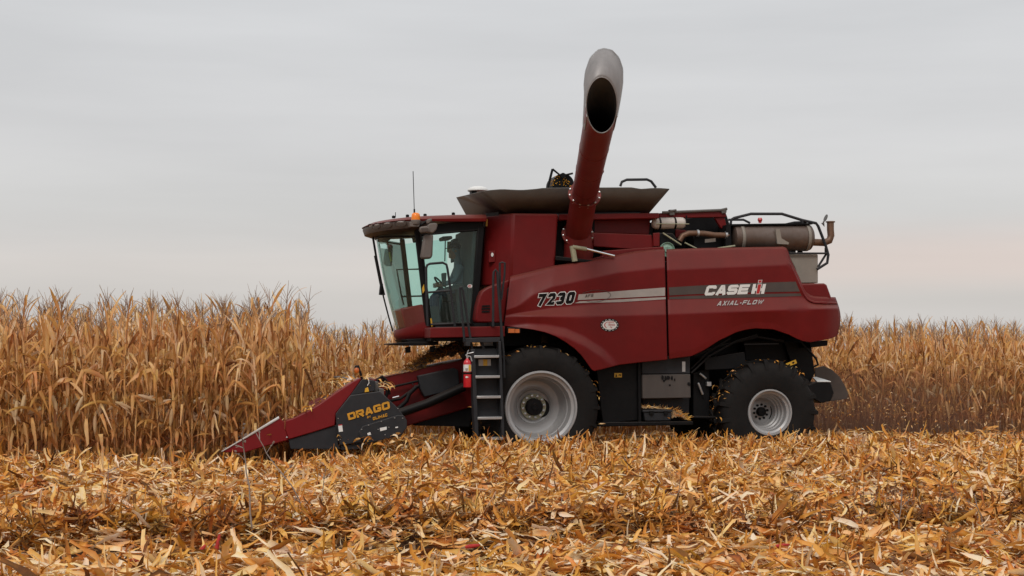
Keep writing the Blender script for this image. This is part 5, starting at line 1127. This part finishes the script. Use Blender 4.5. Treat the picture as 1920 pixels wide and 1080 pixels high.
# ---- chopped residue on the ground
def scatter(xy, zoff, n, lr, wr, pitch, tint, curl=1.0, fold=.25):
    """n strips of five stations each, vectorised"""
    l = rng.uniform(*lr, n); w = rng.uniform(*wr, n); yaw = rng.uniform(0, 2 * math.pi, n); roll = rng.normal(0, .6, n); c = rng.normal(0, .6, n) * curl; kk = rng.normal(0, .22, (n, 5)); kw = rng.normal(0, .16, (n, 5)); tw = rng.normal(0, .5, n)
    S = np.linspace(0, 1, 5); pos = np.zeros((n, 5, 3)); cur = np.zeros((n, 3)); P_ = []; 
    wprof = np.array([.45, .92, 1.0, .82, .32]); rag = rng.uniform(.65, 1.2, (n, 5)); rag[:, 4] *= rng.choice([.3, 1.2, 2.2], n, p=[.3, .35, .35]); rag[:, 0] *= rng.choice([.4, 1., 1.7], n)
    out = np.zeros((n, 5, 3, 3))
    for k in range(5):
        el = pitch + c * (S[k] - .35) + kk[:, k]; d = np.stack([np.cos(el) * np.cos(kw[:, k]), np.sin(kw[:, k]) * np.cos(el), np.sin(el)], -1); s0 = np.tile(np.array([0, 1., 0]), (n, 1)); nr_ = np.cross(d, s0)
        a = roll + tw * S[k]; s1 = s0 * np.cos(a)[:, None] + nr_ * np.sin(a)[:, None]; n1 = np.cross(d, s1)
        hw = (w * wprof[k] * rag[:, k] * .5)[:, None]
        out[:, k, 0] = cur - s1 * hw + n1 * hw * fold; out[:, k, 1] = cur; out[:, k, 2] = cur + s1 * hw + n1 * hw * fold
        cur = cur + d * (l / 4)[:, None]
    ctr = out[:, 1, 1][:, None, None, :]; out = out - ctr * np.array([1, 1, .6])
    cy, sy = np.cos(yaw), np.sin(yaw); X = out[..., 0] * cy[:, None, None] - out[..., 1] * sy[:, None, None]; Y = out[..., 0] * sy[:, None, None] + out[..., 1] * cy[:, None, None]
    x, y = xy; z = heap_z(x, y) + zoff
    v = np.stack([X + x[:, None, None], Y + y[:, None, None], out[..., 2] + z[:, None, None]], -1).reshape(-1, 3)
    base = np.arange(n)[:, None, None] * 15; k = np.arange(4)[None, :, None] * 3; i = np.arange(2)[None, None, :]; q0 = (base + k + i).ravel()
    q = np.stack([q0, q0 + 1, q0 + 4, q0 + 3], -1)
    tt = np.clip(.5 + (tint - .5) * 1.25, 0, 1)[:, None, None] + rng.normal(0, .06, (n, 5, 1)) + rng.normal(0, .06, (n, 1, 3)) + np.array([-.03, .06, -.03])[None, None, :]
    return v, q, np.clip(tt, 0, 1).ravel()
def field_xy(n, d0, d1, pw=1.0):
    d = d0 + (d1 - d0) * rng.random(n) ** pw; a = rng.uniform(-1, 1, n) * (.37 * d + 1.6); x = CX + d * SN + a * CS; y = CY + d * CS - a * SN
    ok = ~((y > ROW0 - .30) & (x < XT + .1)) & (y < ROW0 + ROWW * NR - .2) & ~((y > .4) & (y < 2.7) & (x > -1.5) & (x < 4.5))
    return x[ok], y[ok]
parts_ = []
def add_scatter(n, d0, d1, lr, wr, zs, pit, tm, tsd, curl=1.0, fold=.25, dens=None):
    x, y = field_xy(n, d0, d1)
    if dens is not None: k = rng.random(len(x)) < dens(x, y); x, y = x[k], y[k]
    n = len(x); g = vnoise(x * 1.3 + 31, y * 1.3 + 5) - .5
    parts_.append(scatter((x, y), rng.uniform(*zs, n), n, lr, wr, pit(n), rng.normal(tm, tsd, n) + g * .30, curl, fold))
flat = lambda n: rng.normal(.04, .22, n)
lift = lambda n: rng.uniform(.35, 1.25, n)
furrow = lambda x, y: np.where(ridge(x, y) < -.02, .25, 1.0)
flat = lambda n: rng.normal(.03, .16, n)
add_scatter(36000, 9, 19, (.10, .36), (.016, .062), (-.10, .03), flat, .50, .24, .7, .4, furrow)
add_scatter(30000, 17, 30, (.12, .42), (.018, .065), (-.10, .03), flat, .50, .24, .7)
add_scatter(26000, 9, 30, (.05, .16), (.008, .028), (-.07, .03), flat, .56, .24, dens=furrow)
add_scatter(34000, 9, 30, (.03, .16), (.003, .010), (-.02, .04), flat, .76, .18, dens=furrow)
add_scatter(6000, 9, 20, (.14, .42), (.026, .075), (-.03, .05), lambda n: rng.normal(.12, .24, n), .54, .24, 1.1, .5)
add_scatter(1800, 9, 22, (.12, .32), (.012, .04), (-.03, .03), lift, .46, .2, 1.5)
add_scatter(4200, 19, 28, (.18, .50), (.016, .055), (-.04, .06), lambda n: rng.uniform(.1, 1.0, n), .48, .22, 1.6)
add_scatter(3400, 9, 30, (.12, .48), (.014, .022), (-.02, .05), flat, .82, .14, .15, .9)
add_scatter(1800, 9, 30, (.05, .15), (.02, .045), (.0, .05), flat, .95, .06, 1.8, .6)
# cut stubble in its rows
sx, sy = [], []
for k in range(1, 18):
    y = ROW0 - ROWW * k; xs_ = np.arange(-13, 14, .165); xs_ = xs_[rng.random(len(xs_)) < .40]; sx.append(xs_ + rng.normal(0, .03, len(xs_))); sy.append(y + rng.normal(0, .05, len(xs_)))
sx, sy = np.concatenate(sx), np.concatenate(sy); n = len(sx)
parts_.append(scatter((sx, sy), np.full(n, .0), n, (.14, .34), (.018, .028), rng.normal(1.35, .35, n), rng.normal(.55, .2, n), .12, .9))
for j in range(2): parts_.append(scatter((sx + rng.normal(0, .05, n), sy + rng.normal(0, .06, n)), np.full(n, .03), n, (.14, .38), (.02, .05), rng.uniform(.1, 1.0, n), rng.normal(.38, .2, n), 1.4, .3))
# husks heaped against the wheels, ladder and header
x = np.concatenate([rng.uniform(-5.2, 6.2, 2600), rng.normal(.45, .8, 500), rng.normal(4.5, .7, 500)]); y = np.where(x < -1.8, rng.uniform(-2.6, -1.75, len(x)), rng.uniform(-1.3, -.22, len(x))); n = len(x)
parts_.append(scatter((x, y), np.where(x < -1.8, rng.uniform(-.12, .0, n), rng.uniform(-.10, .06, n)), n, (.14, .42), (.018, .06), np.where(rng.random(n) < .35, rng.uniform(.3, 1.1, n), rng.normal(.08, .25, n)), rng.normal(.52, .22, n), 1.0, .4))
x = np.concatenate([rng.normal(-1.15, .35, 260), rng.normal(.4, .5, 220), rng.normal(2.6, .5, 200)]); n = len(x); y = rng.uniform(-1.25, -.55, n)
parts_.append(scatter((x, y), rng.uniform(.0, .17, n), n, (.14, .40), (.016, .055), rng.uniform(.0, 1.2, n), rng.normal(.48, .24, n), 1.1, .4))
# darker weathered leaves caught on the old ridge
x, y = field_xy(16000, 11.5, 15.5); k = ridge(x, y) > .03; x, y = x[k], y[k]; n = len(x)
parts_.append(scatter((x, y), rng.uniform(-.06, .05, n), n, (.10, .36), (.012, .045), np.where(rng.random(n) < .4, rng.uniform(.3, 1.2, n), rng.normal(.1, .4, n)), rng.normal(.20, .16, n), 1.4, .3))
o_ = 0; V_, Q_, T_ = [], [], []
for v, q, t in parts_: V_.append(v); Q_.append(q + o_); T_.append(t); o_ += len(v)
ro = bpy.data.objects.new('crop_residue', np_mesh('crop_residue', np.concatenate(V_), np.concatenate(Q_), np.concatenate(T_), [M['residue']])); C.objects.link(ro)
tag(ro, 'thick litter of chopped orange and straw coloured corn leaves covering the ground', 'crop residue', kind='stuff')

# ---- chaff stuck to the treads
for u, v, Yf, Rt, W, wn in ((1014.5, 765, -.10, 1.07, .80, 'drive_wheel'), (1443.5, 773.5, .0, .945, .62, 'steer_wheel')):
    c = P(u, v, Yf); qb = QB(); r_ = random.Random(Rt)
    for k in range(170):
        a = r_.uniform(-.35, math.pi + .35) if r_.random() < .8 else r_.uniform(0, 6.28); rr_ = Rt - r_.uniform(.0, .05); b = c + Vector((math.cos(a) * rr_, r_.uniform(.02, W * .95), math.sin(a) * rr_))
        leaf(qb, r_, b, r_.uniform(0, 6.28), r_.uniform(-.6, .6), r_.uniform(.03, .14), r_.uniform(.006, .022), r_.uniform(0, 1.5), False, r_.gauss(.35, .2))
    o = bpy.data.objects.new('stuck_chaff', np_mesh('stuck_chaff', *qb.arr()[:2], qb.arr()[2], [M['residue']])); C.objects.link(o); o['kind'] = 'stuff'; attach(o, bpy.data.objects[wn])

qb = QB(); r_ = random.Random(77)
for k in range(60):
    u = r_.uniform(530, 676); b = P(u, interp(u, [(530, 790), (575, 771), (619, 743), (648, 723.5), (676, 708)]), YE) + Vector((0, r_.uniform(.02, .32), .01)); leaf(qb, r_, b, r_.uniform(0, 6.28), r_.uniform(-.2, .7), r_.uniform(.05, .25), r_.uniform(.008, .035), r_.uniform(.2, 1.5), False, r_.gauss(.5, .2))
for k in range(46):
    u = r_.uniform(640, 780); b = P(u, r_.uniform(826, 842), YE) + Vector((0, r_.uniform(-.12, .1), r_.uniform(0, .08))); leaf(qb, r_, b, r_.uniform(0, 6.28), r_.uniform(.2, 1.3), r_.uniform(.12, .40), r_.uniform(.014, .05), r_.uniform(.2, 1.8), False, r_.gauss(.5, .2))
for k in range(36):
    b = P(r_.uniform(684, 735), r_.uniform(716, 735), YE) + Vector((0, r_.uniform(.0, .5), 0)); leaf(qb, r_, b, r_.uniform(0, 6.28), r_.uniform(-.3, .9), r_.uniform(.06, .24), r_.uniform(.006, .03), r_.uniform(.2, 1.5), False, r_.gauss(.55, .2))
for k in range(90):
    b = P(r_.uniform(600, 690), 716, r_.uniform(YE + .5, YE + 5)) + Vector((r_.uniform(-.1, .1), 0, .0)); leaf(qb, r_, b, r_.uniform(0, 6.28), r_.uniform(-.6, 1.0), r_.uniform(.10, .45), r_.uniform(.01, .05), r_.uniform(.2, 1.8), r_.random() < .4, r_.gauss(.55, .2))
o = bpy.data.objects.new('stuck_chaff', np_mesh('stuck_chaff', *qb.arr()[:2], qb.arr()[2], [M['residue']])); C.objects.link(o); o['kind'] = 'stuff'; attach(o, hd)

# ---- weeds, red cobs, dark clumps and chaff in the air
def weed(label, uvs, r0=.009, twigs=3, seed=1):
    r_ = random.Random(seed); g = G(uvs[-1][0], uvs[-1][1], .08); Y = g.y
    w = thing('weed_stalk', label, 'weed', tuple(g)); path = [P(u, v, Y + .25 * (1 - i / (len(uvs) - 1)) * (r_.random() - .5)) for i, (u, v) in enumerate(uvs)][::-1]; path[0] = g
    fine = []
    for a, b in zip(path[:-1], path[1:]):
        for t in (0, .33, .66): fine.append(a.lerp(b, t) + Vector((r_.uniform(-.006, .006), r_.uniform(-.006, .006), 0)))
    fine.append(path[-1]); m = MB(); m.tube(fine, [r0 * (1 - .65 * i / len(fine)) for i in range(len(fine))], 6); m.build('stem', M['weed'], w, smooth=60)
    for k in range(twigs):
        i = r_.randint(len(fine) // 3, len(fine) - 2); b = fine[i]; d = Vector((r_.uniform(-1, 1), r_.uniform(-1, 1), r_.uniform(.2, 1))).normalized() * r_.uniform(.06, .16); m = MB(); m.tube([b, b + d * .6, b + d + Vector((0, 0, -.02))], [r0 * .5, r0 * .45, r0 * .3], 5)
        for j in range(3): m.ball(b + d * r_.uniform(.5, 1.05), r0 * r_.uniform(.7, 1.3), n=6)
        m.build('twig', M['weed'], w, smooth=60)
for args in (('tall thin grey weed stalk standing before the tip of the corn header', [(453, 812), (457, 840), (466, 910), (472, 985), (479, 1040)], .010, 5, 1),
             ('slanting grey weed stalk to the right of the tall one before the header', [(480, 812), (500, 850), (546, 910), (572, 960), (592, 1004)], .009, 4, 2),
             ('short upright grey weed stalk standing behind the slanting one', [(611, 873), (606, 910), (601, 955), (597, 995)], .007, 3, 3),
             ('thin weed stalk standing alone at the far left of the litter', [(204, 868), (201, 920), (196, 970), (189, 1012)], .007, 3, 4),
             ('broken grey weed stalk leaning over the dark clump below the header panel', [(676, 928), (690, 950), (700, 980), (707, 1006)], .008, 3, 5),
             ('fine weed stalk leaning across the clump in the middle of the litter', [(783, 932), (800, 952), (822, 985), (840, 1010)], .007, 3, 6),
             ('short dark weed stem standing below the front wheel', [(1056, 925), (1052, 950), (1049, 982)], .006, 2, 7),
             ('thin straight weed stem standing below the seam of the side panels', [(1278, 872), (1274, 920), (1268, 960), (1262, 1000)], .006, 3, 8),
             ('dark twiggy weed standing beside the clump below the rear wheel', [(1692, 912), (1690, 940), (1686, 975), (1684, 1000)], .008, 5, 9),
             ('curved twiggy weed at the right end of the dark clump', [(1826, 925), (1832, 950), (1842, 975), (1846, 1000)], .008, 4, 10)): weed(*args)
def cob(label, u, v, l_, yaw_, pit, seed):
    g = G(u, v, .24); r_ = random.Random(seed); c_ = thing('corn_cob', label, 'corn cob', tuple(g)); d = Vector((math.cos(yaw_) * math.cos(pit), math.sin(yaw_) * math.cos(pit), math.sin(pit))); m = MB()
    m.tube([g - d * l_ * .5 + d * l_ * t for t in (0, .08, .3, .6, .9, 1)], [.010, .015, .018, .0165, .012, .006], 9); m.build('core', M['cob'], c_, smooth=60)
    m = MB(); m.tube([g - d * (l_ * .5 + .03), g - d * l_ * .48], .008, 6); m.build('shank', M['chaff'], c_)
for args in (('red corn cob standing upright in the dark hollow of the litter', 408, 1020, .17, .4, 1.35, 1), ('short red corn cob lying left of the upright one', 378, 1031, .10, .2, .9, 2), ('red corn cob lying flat below the upright one', 432, 1050, .13, .5, .1, 3),
             ('red corn cob at the foot of the tall grey weed', 459, 1052, .10, .1, .1, 4), ('long red corn cob lying in the litter near the left bottom corner', 262, 1049, .19, .25, .08, 5), ('red corn cob lying below the middle clump', 886, 1024, .13, .1, .1, 6),
             ('red corn cob lying below the rear wheel', 1467, 1023, .14, .2, .05, 7), ('red corn cob beside the big pale leaf below the dark clump', 1613, 1023, .08, 1.2, .4, 8), ('red corn cob near the right edge of the litter', 1851, 1036, .10, .9, .2, 9), ('small red corn cob lying halfway between the wheels and the bottom edge', 1115, 935, .10, .2, .1, 10)): cob(*args)
def clump(label, u, v, wid, dep_, hgt, n, seed):
    r_ = random.Random(seed); g = G(u, v, .06); c_ = thing('weed_clump', label, 'weed clump', tuple(g)); qb = QB(); tw = QB(); sd = MB()
    for k in range(n):
        b = g + Vector((r_.gauss(0, wid * .36), r_.gauss(0, dep_ * .4), 0)); az = r_.uniform(0, 6.28)
        leaf(qb, r_, b + Vector((0, 0, r_.uniform(0, hgt * .5))), az, r_.uniform(.1, 1.3), r_.uniform(.10, .32), r_.uniform(.012, .045), r_.uniform(.5, 3), r_.random() < .3, min(1, max(0, r_.gauss(.05, .12))))
    for k in range(n // 5):
        b = g + Vector((r_.gauss(0, wid * .34), r_.gauss(0, dep_ * .4), 0)); d = Vector((r_.gauss(0, .5), r_.gauss(0, .4), 1)).normalized() * hgt * r_.uniform(.6, 1.5); rtube(tw, [b, b + d * .5 + Vector((r_.gauss(0, .02), 0, 0)), b + d], [.005, .004, .002], r_.uniform(0, .4), 4)
        for j in range(5): sd.ball(b + d * r_.uniform(.35, 1) + Vector((r_.gauss(0, .012), r_.gauss(0, .012), 0)), r_.uniform(.006, .013), n=6)
    for nm, q, mt in (('foliage', qb, 'residue'), ('twigs', tw, 'tassel')):
        o = bpy.data.objects.new(nm, np_mesh(nm, *q.arr()[:2], q.arr()[2], [M[mt]])); C.objects.link(o); attach(o, c_)
    o = sd.build('seed_heads', M['chaffdark'], c_); o['kind'] = 'stuff'
clump('broad dark weathered clump of leaves and weeds below the tip of the header', 310, 1012, 1.7, .40, .34, 260, 1)
clump('dark tangle of dead weeds at the right of the hollow with the upright cob', 600, 1008, .8, .3, .24, 70, 2)
clump('dark brown clump of dead weeds below the lettered end panel', 730, 1000, .7, .3, .34, 80, 3)
clump('low wide tangle of brown leaves below the front wheel', 900, 1003, 1.7, .35, .32, 220, 4)
clump('dark clump of dead weeds below the rear wheel', 1660, 985, 1.2, .35, .36, 200, 5)
clump('small dark clump of weeds near the right edge below the standing corn', 1790, 985, .7, .3, .24, 60, 6)
# chopped bits thrown out by the spreader
n = 420; qb = QB(); r_ = random.Random(5)
for k in range(n):
    t = r_.random() ** 1.5; b = P(1555, 740, 1.5) + Vector((t * 4.2, r_.gauss(.6, .9) * (.4 + t), r_.gauss(-.25, .28) - .45 * t)); 
    if b.z < .25: continue
    leaf(qb, r_, b, r_.uniform(0, 6.28), r_.uniform(-1, 1), r_.uniform(.02, .10), r_.uniform(.004, .016), r_.uniform(-1, 1), False, r_.uniform(.2, .95))
a_ = qb.arr(); fc_ = bpy.data.objects.new('flying_chaff', np_mesh('flying_chaff', a_[0], a_[1], a_[2], [M['residue']])); C.objects.link(fc_); tag(fc_, 'chopped leaf bits flying out behind the tail of the combine', 'chaff', kind='stuff')

# ---- brown dust hanging behind the tail
dm = bpy.data.materials.new('dust'); dm.use_nodes = True; n_ = dm.node_tree.nodes; l_ = dm.node_tree.links; n_.remove(n_['Principled BSDF'])
pv = n_.new('ShaderNodeVolumePrincipled'); pv.inputs['Color'].default_value = (.34, .18, .125, 1); pv.inputs['Anisotropy'].default_value = .2
tcn = n_.new('ShaderNodeTexCoord'); sp_ = n_.new('ShaderNodeSeparateXYZ'); l_.new(tcn.outputs['Generated'], sp_.inputs[0])
mr_ = n_.new('ShaderNodeMapRange'); mr_.inputs[1].default_value = 0; mr_.inputs[2].default_value = 1; mr_.inputs[3].default_value = .62; mr_.inputs[4].default_value = 0; l_.new(sp_.outputs['Z'], mr_.inputs[0])
mx_ = n_.new('ShaderNodeMapRange'); mx_.inputs[1].default_value = .45; mx_.inputs[2].default_value = 1; mx_.inputs[3].default_value = 1; mx_.inputs[4].default_value = 0; l_.new(sp_.outputs['X'], mx_.inputs[0])
nzv = n_.new('ShaderNodeTexNoise'); nzv.inputs['Scale'].default_value = 1.1; nzv.inputs['Detail'].default_value = 3; l_.new(tcn.outputs['Object'], nzv.inputs['Vector'])
mn_ = n_.new('ShaderNodeMapRange'); mn_.inputs[1].default_value = .35; mn_.inputs[2].default_value = .65; mn_.inputs[3].default_value = .4; mn_.inputs[4].default_value = 1.4; l_.new(nzv.outputs[0], mn_.inputs[0])
d1 = n_.new('ShaderNodeMath'); d1.operation = 'MULTIPLY'; l_.new(mr_.outputs[0], d1.inputs[0]); l_.new(mx_.outputs[0], d1.inputs[1])
d2 = n_.new('ShaderNodeMath'); d2.operation = 'MULTIPLY'; l_.new(d1.outputs[0], d2.inputs[0]); l_.new(mn_.outputs[0], d2.inputs[1]); l_.new(d2.outputs[0], pv.inputs['Density'])
l_.new(pv.outputs[0], n_['Material Output'].inputs['Volume'])
m = MB(); m.box((P(1520, 760, 2.6).x, 2.4, .1), (12.5, 4.75, 1.7)); o = m.build('dust', dm, None, smooth=0); tag(o, 'thin brown dust hanging low behind the tail of the combine', 'dust', kind='stuff')
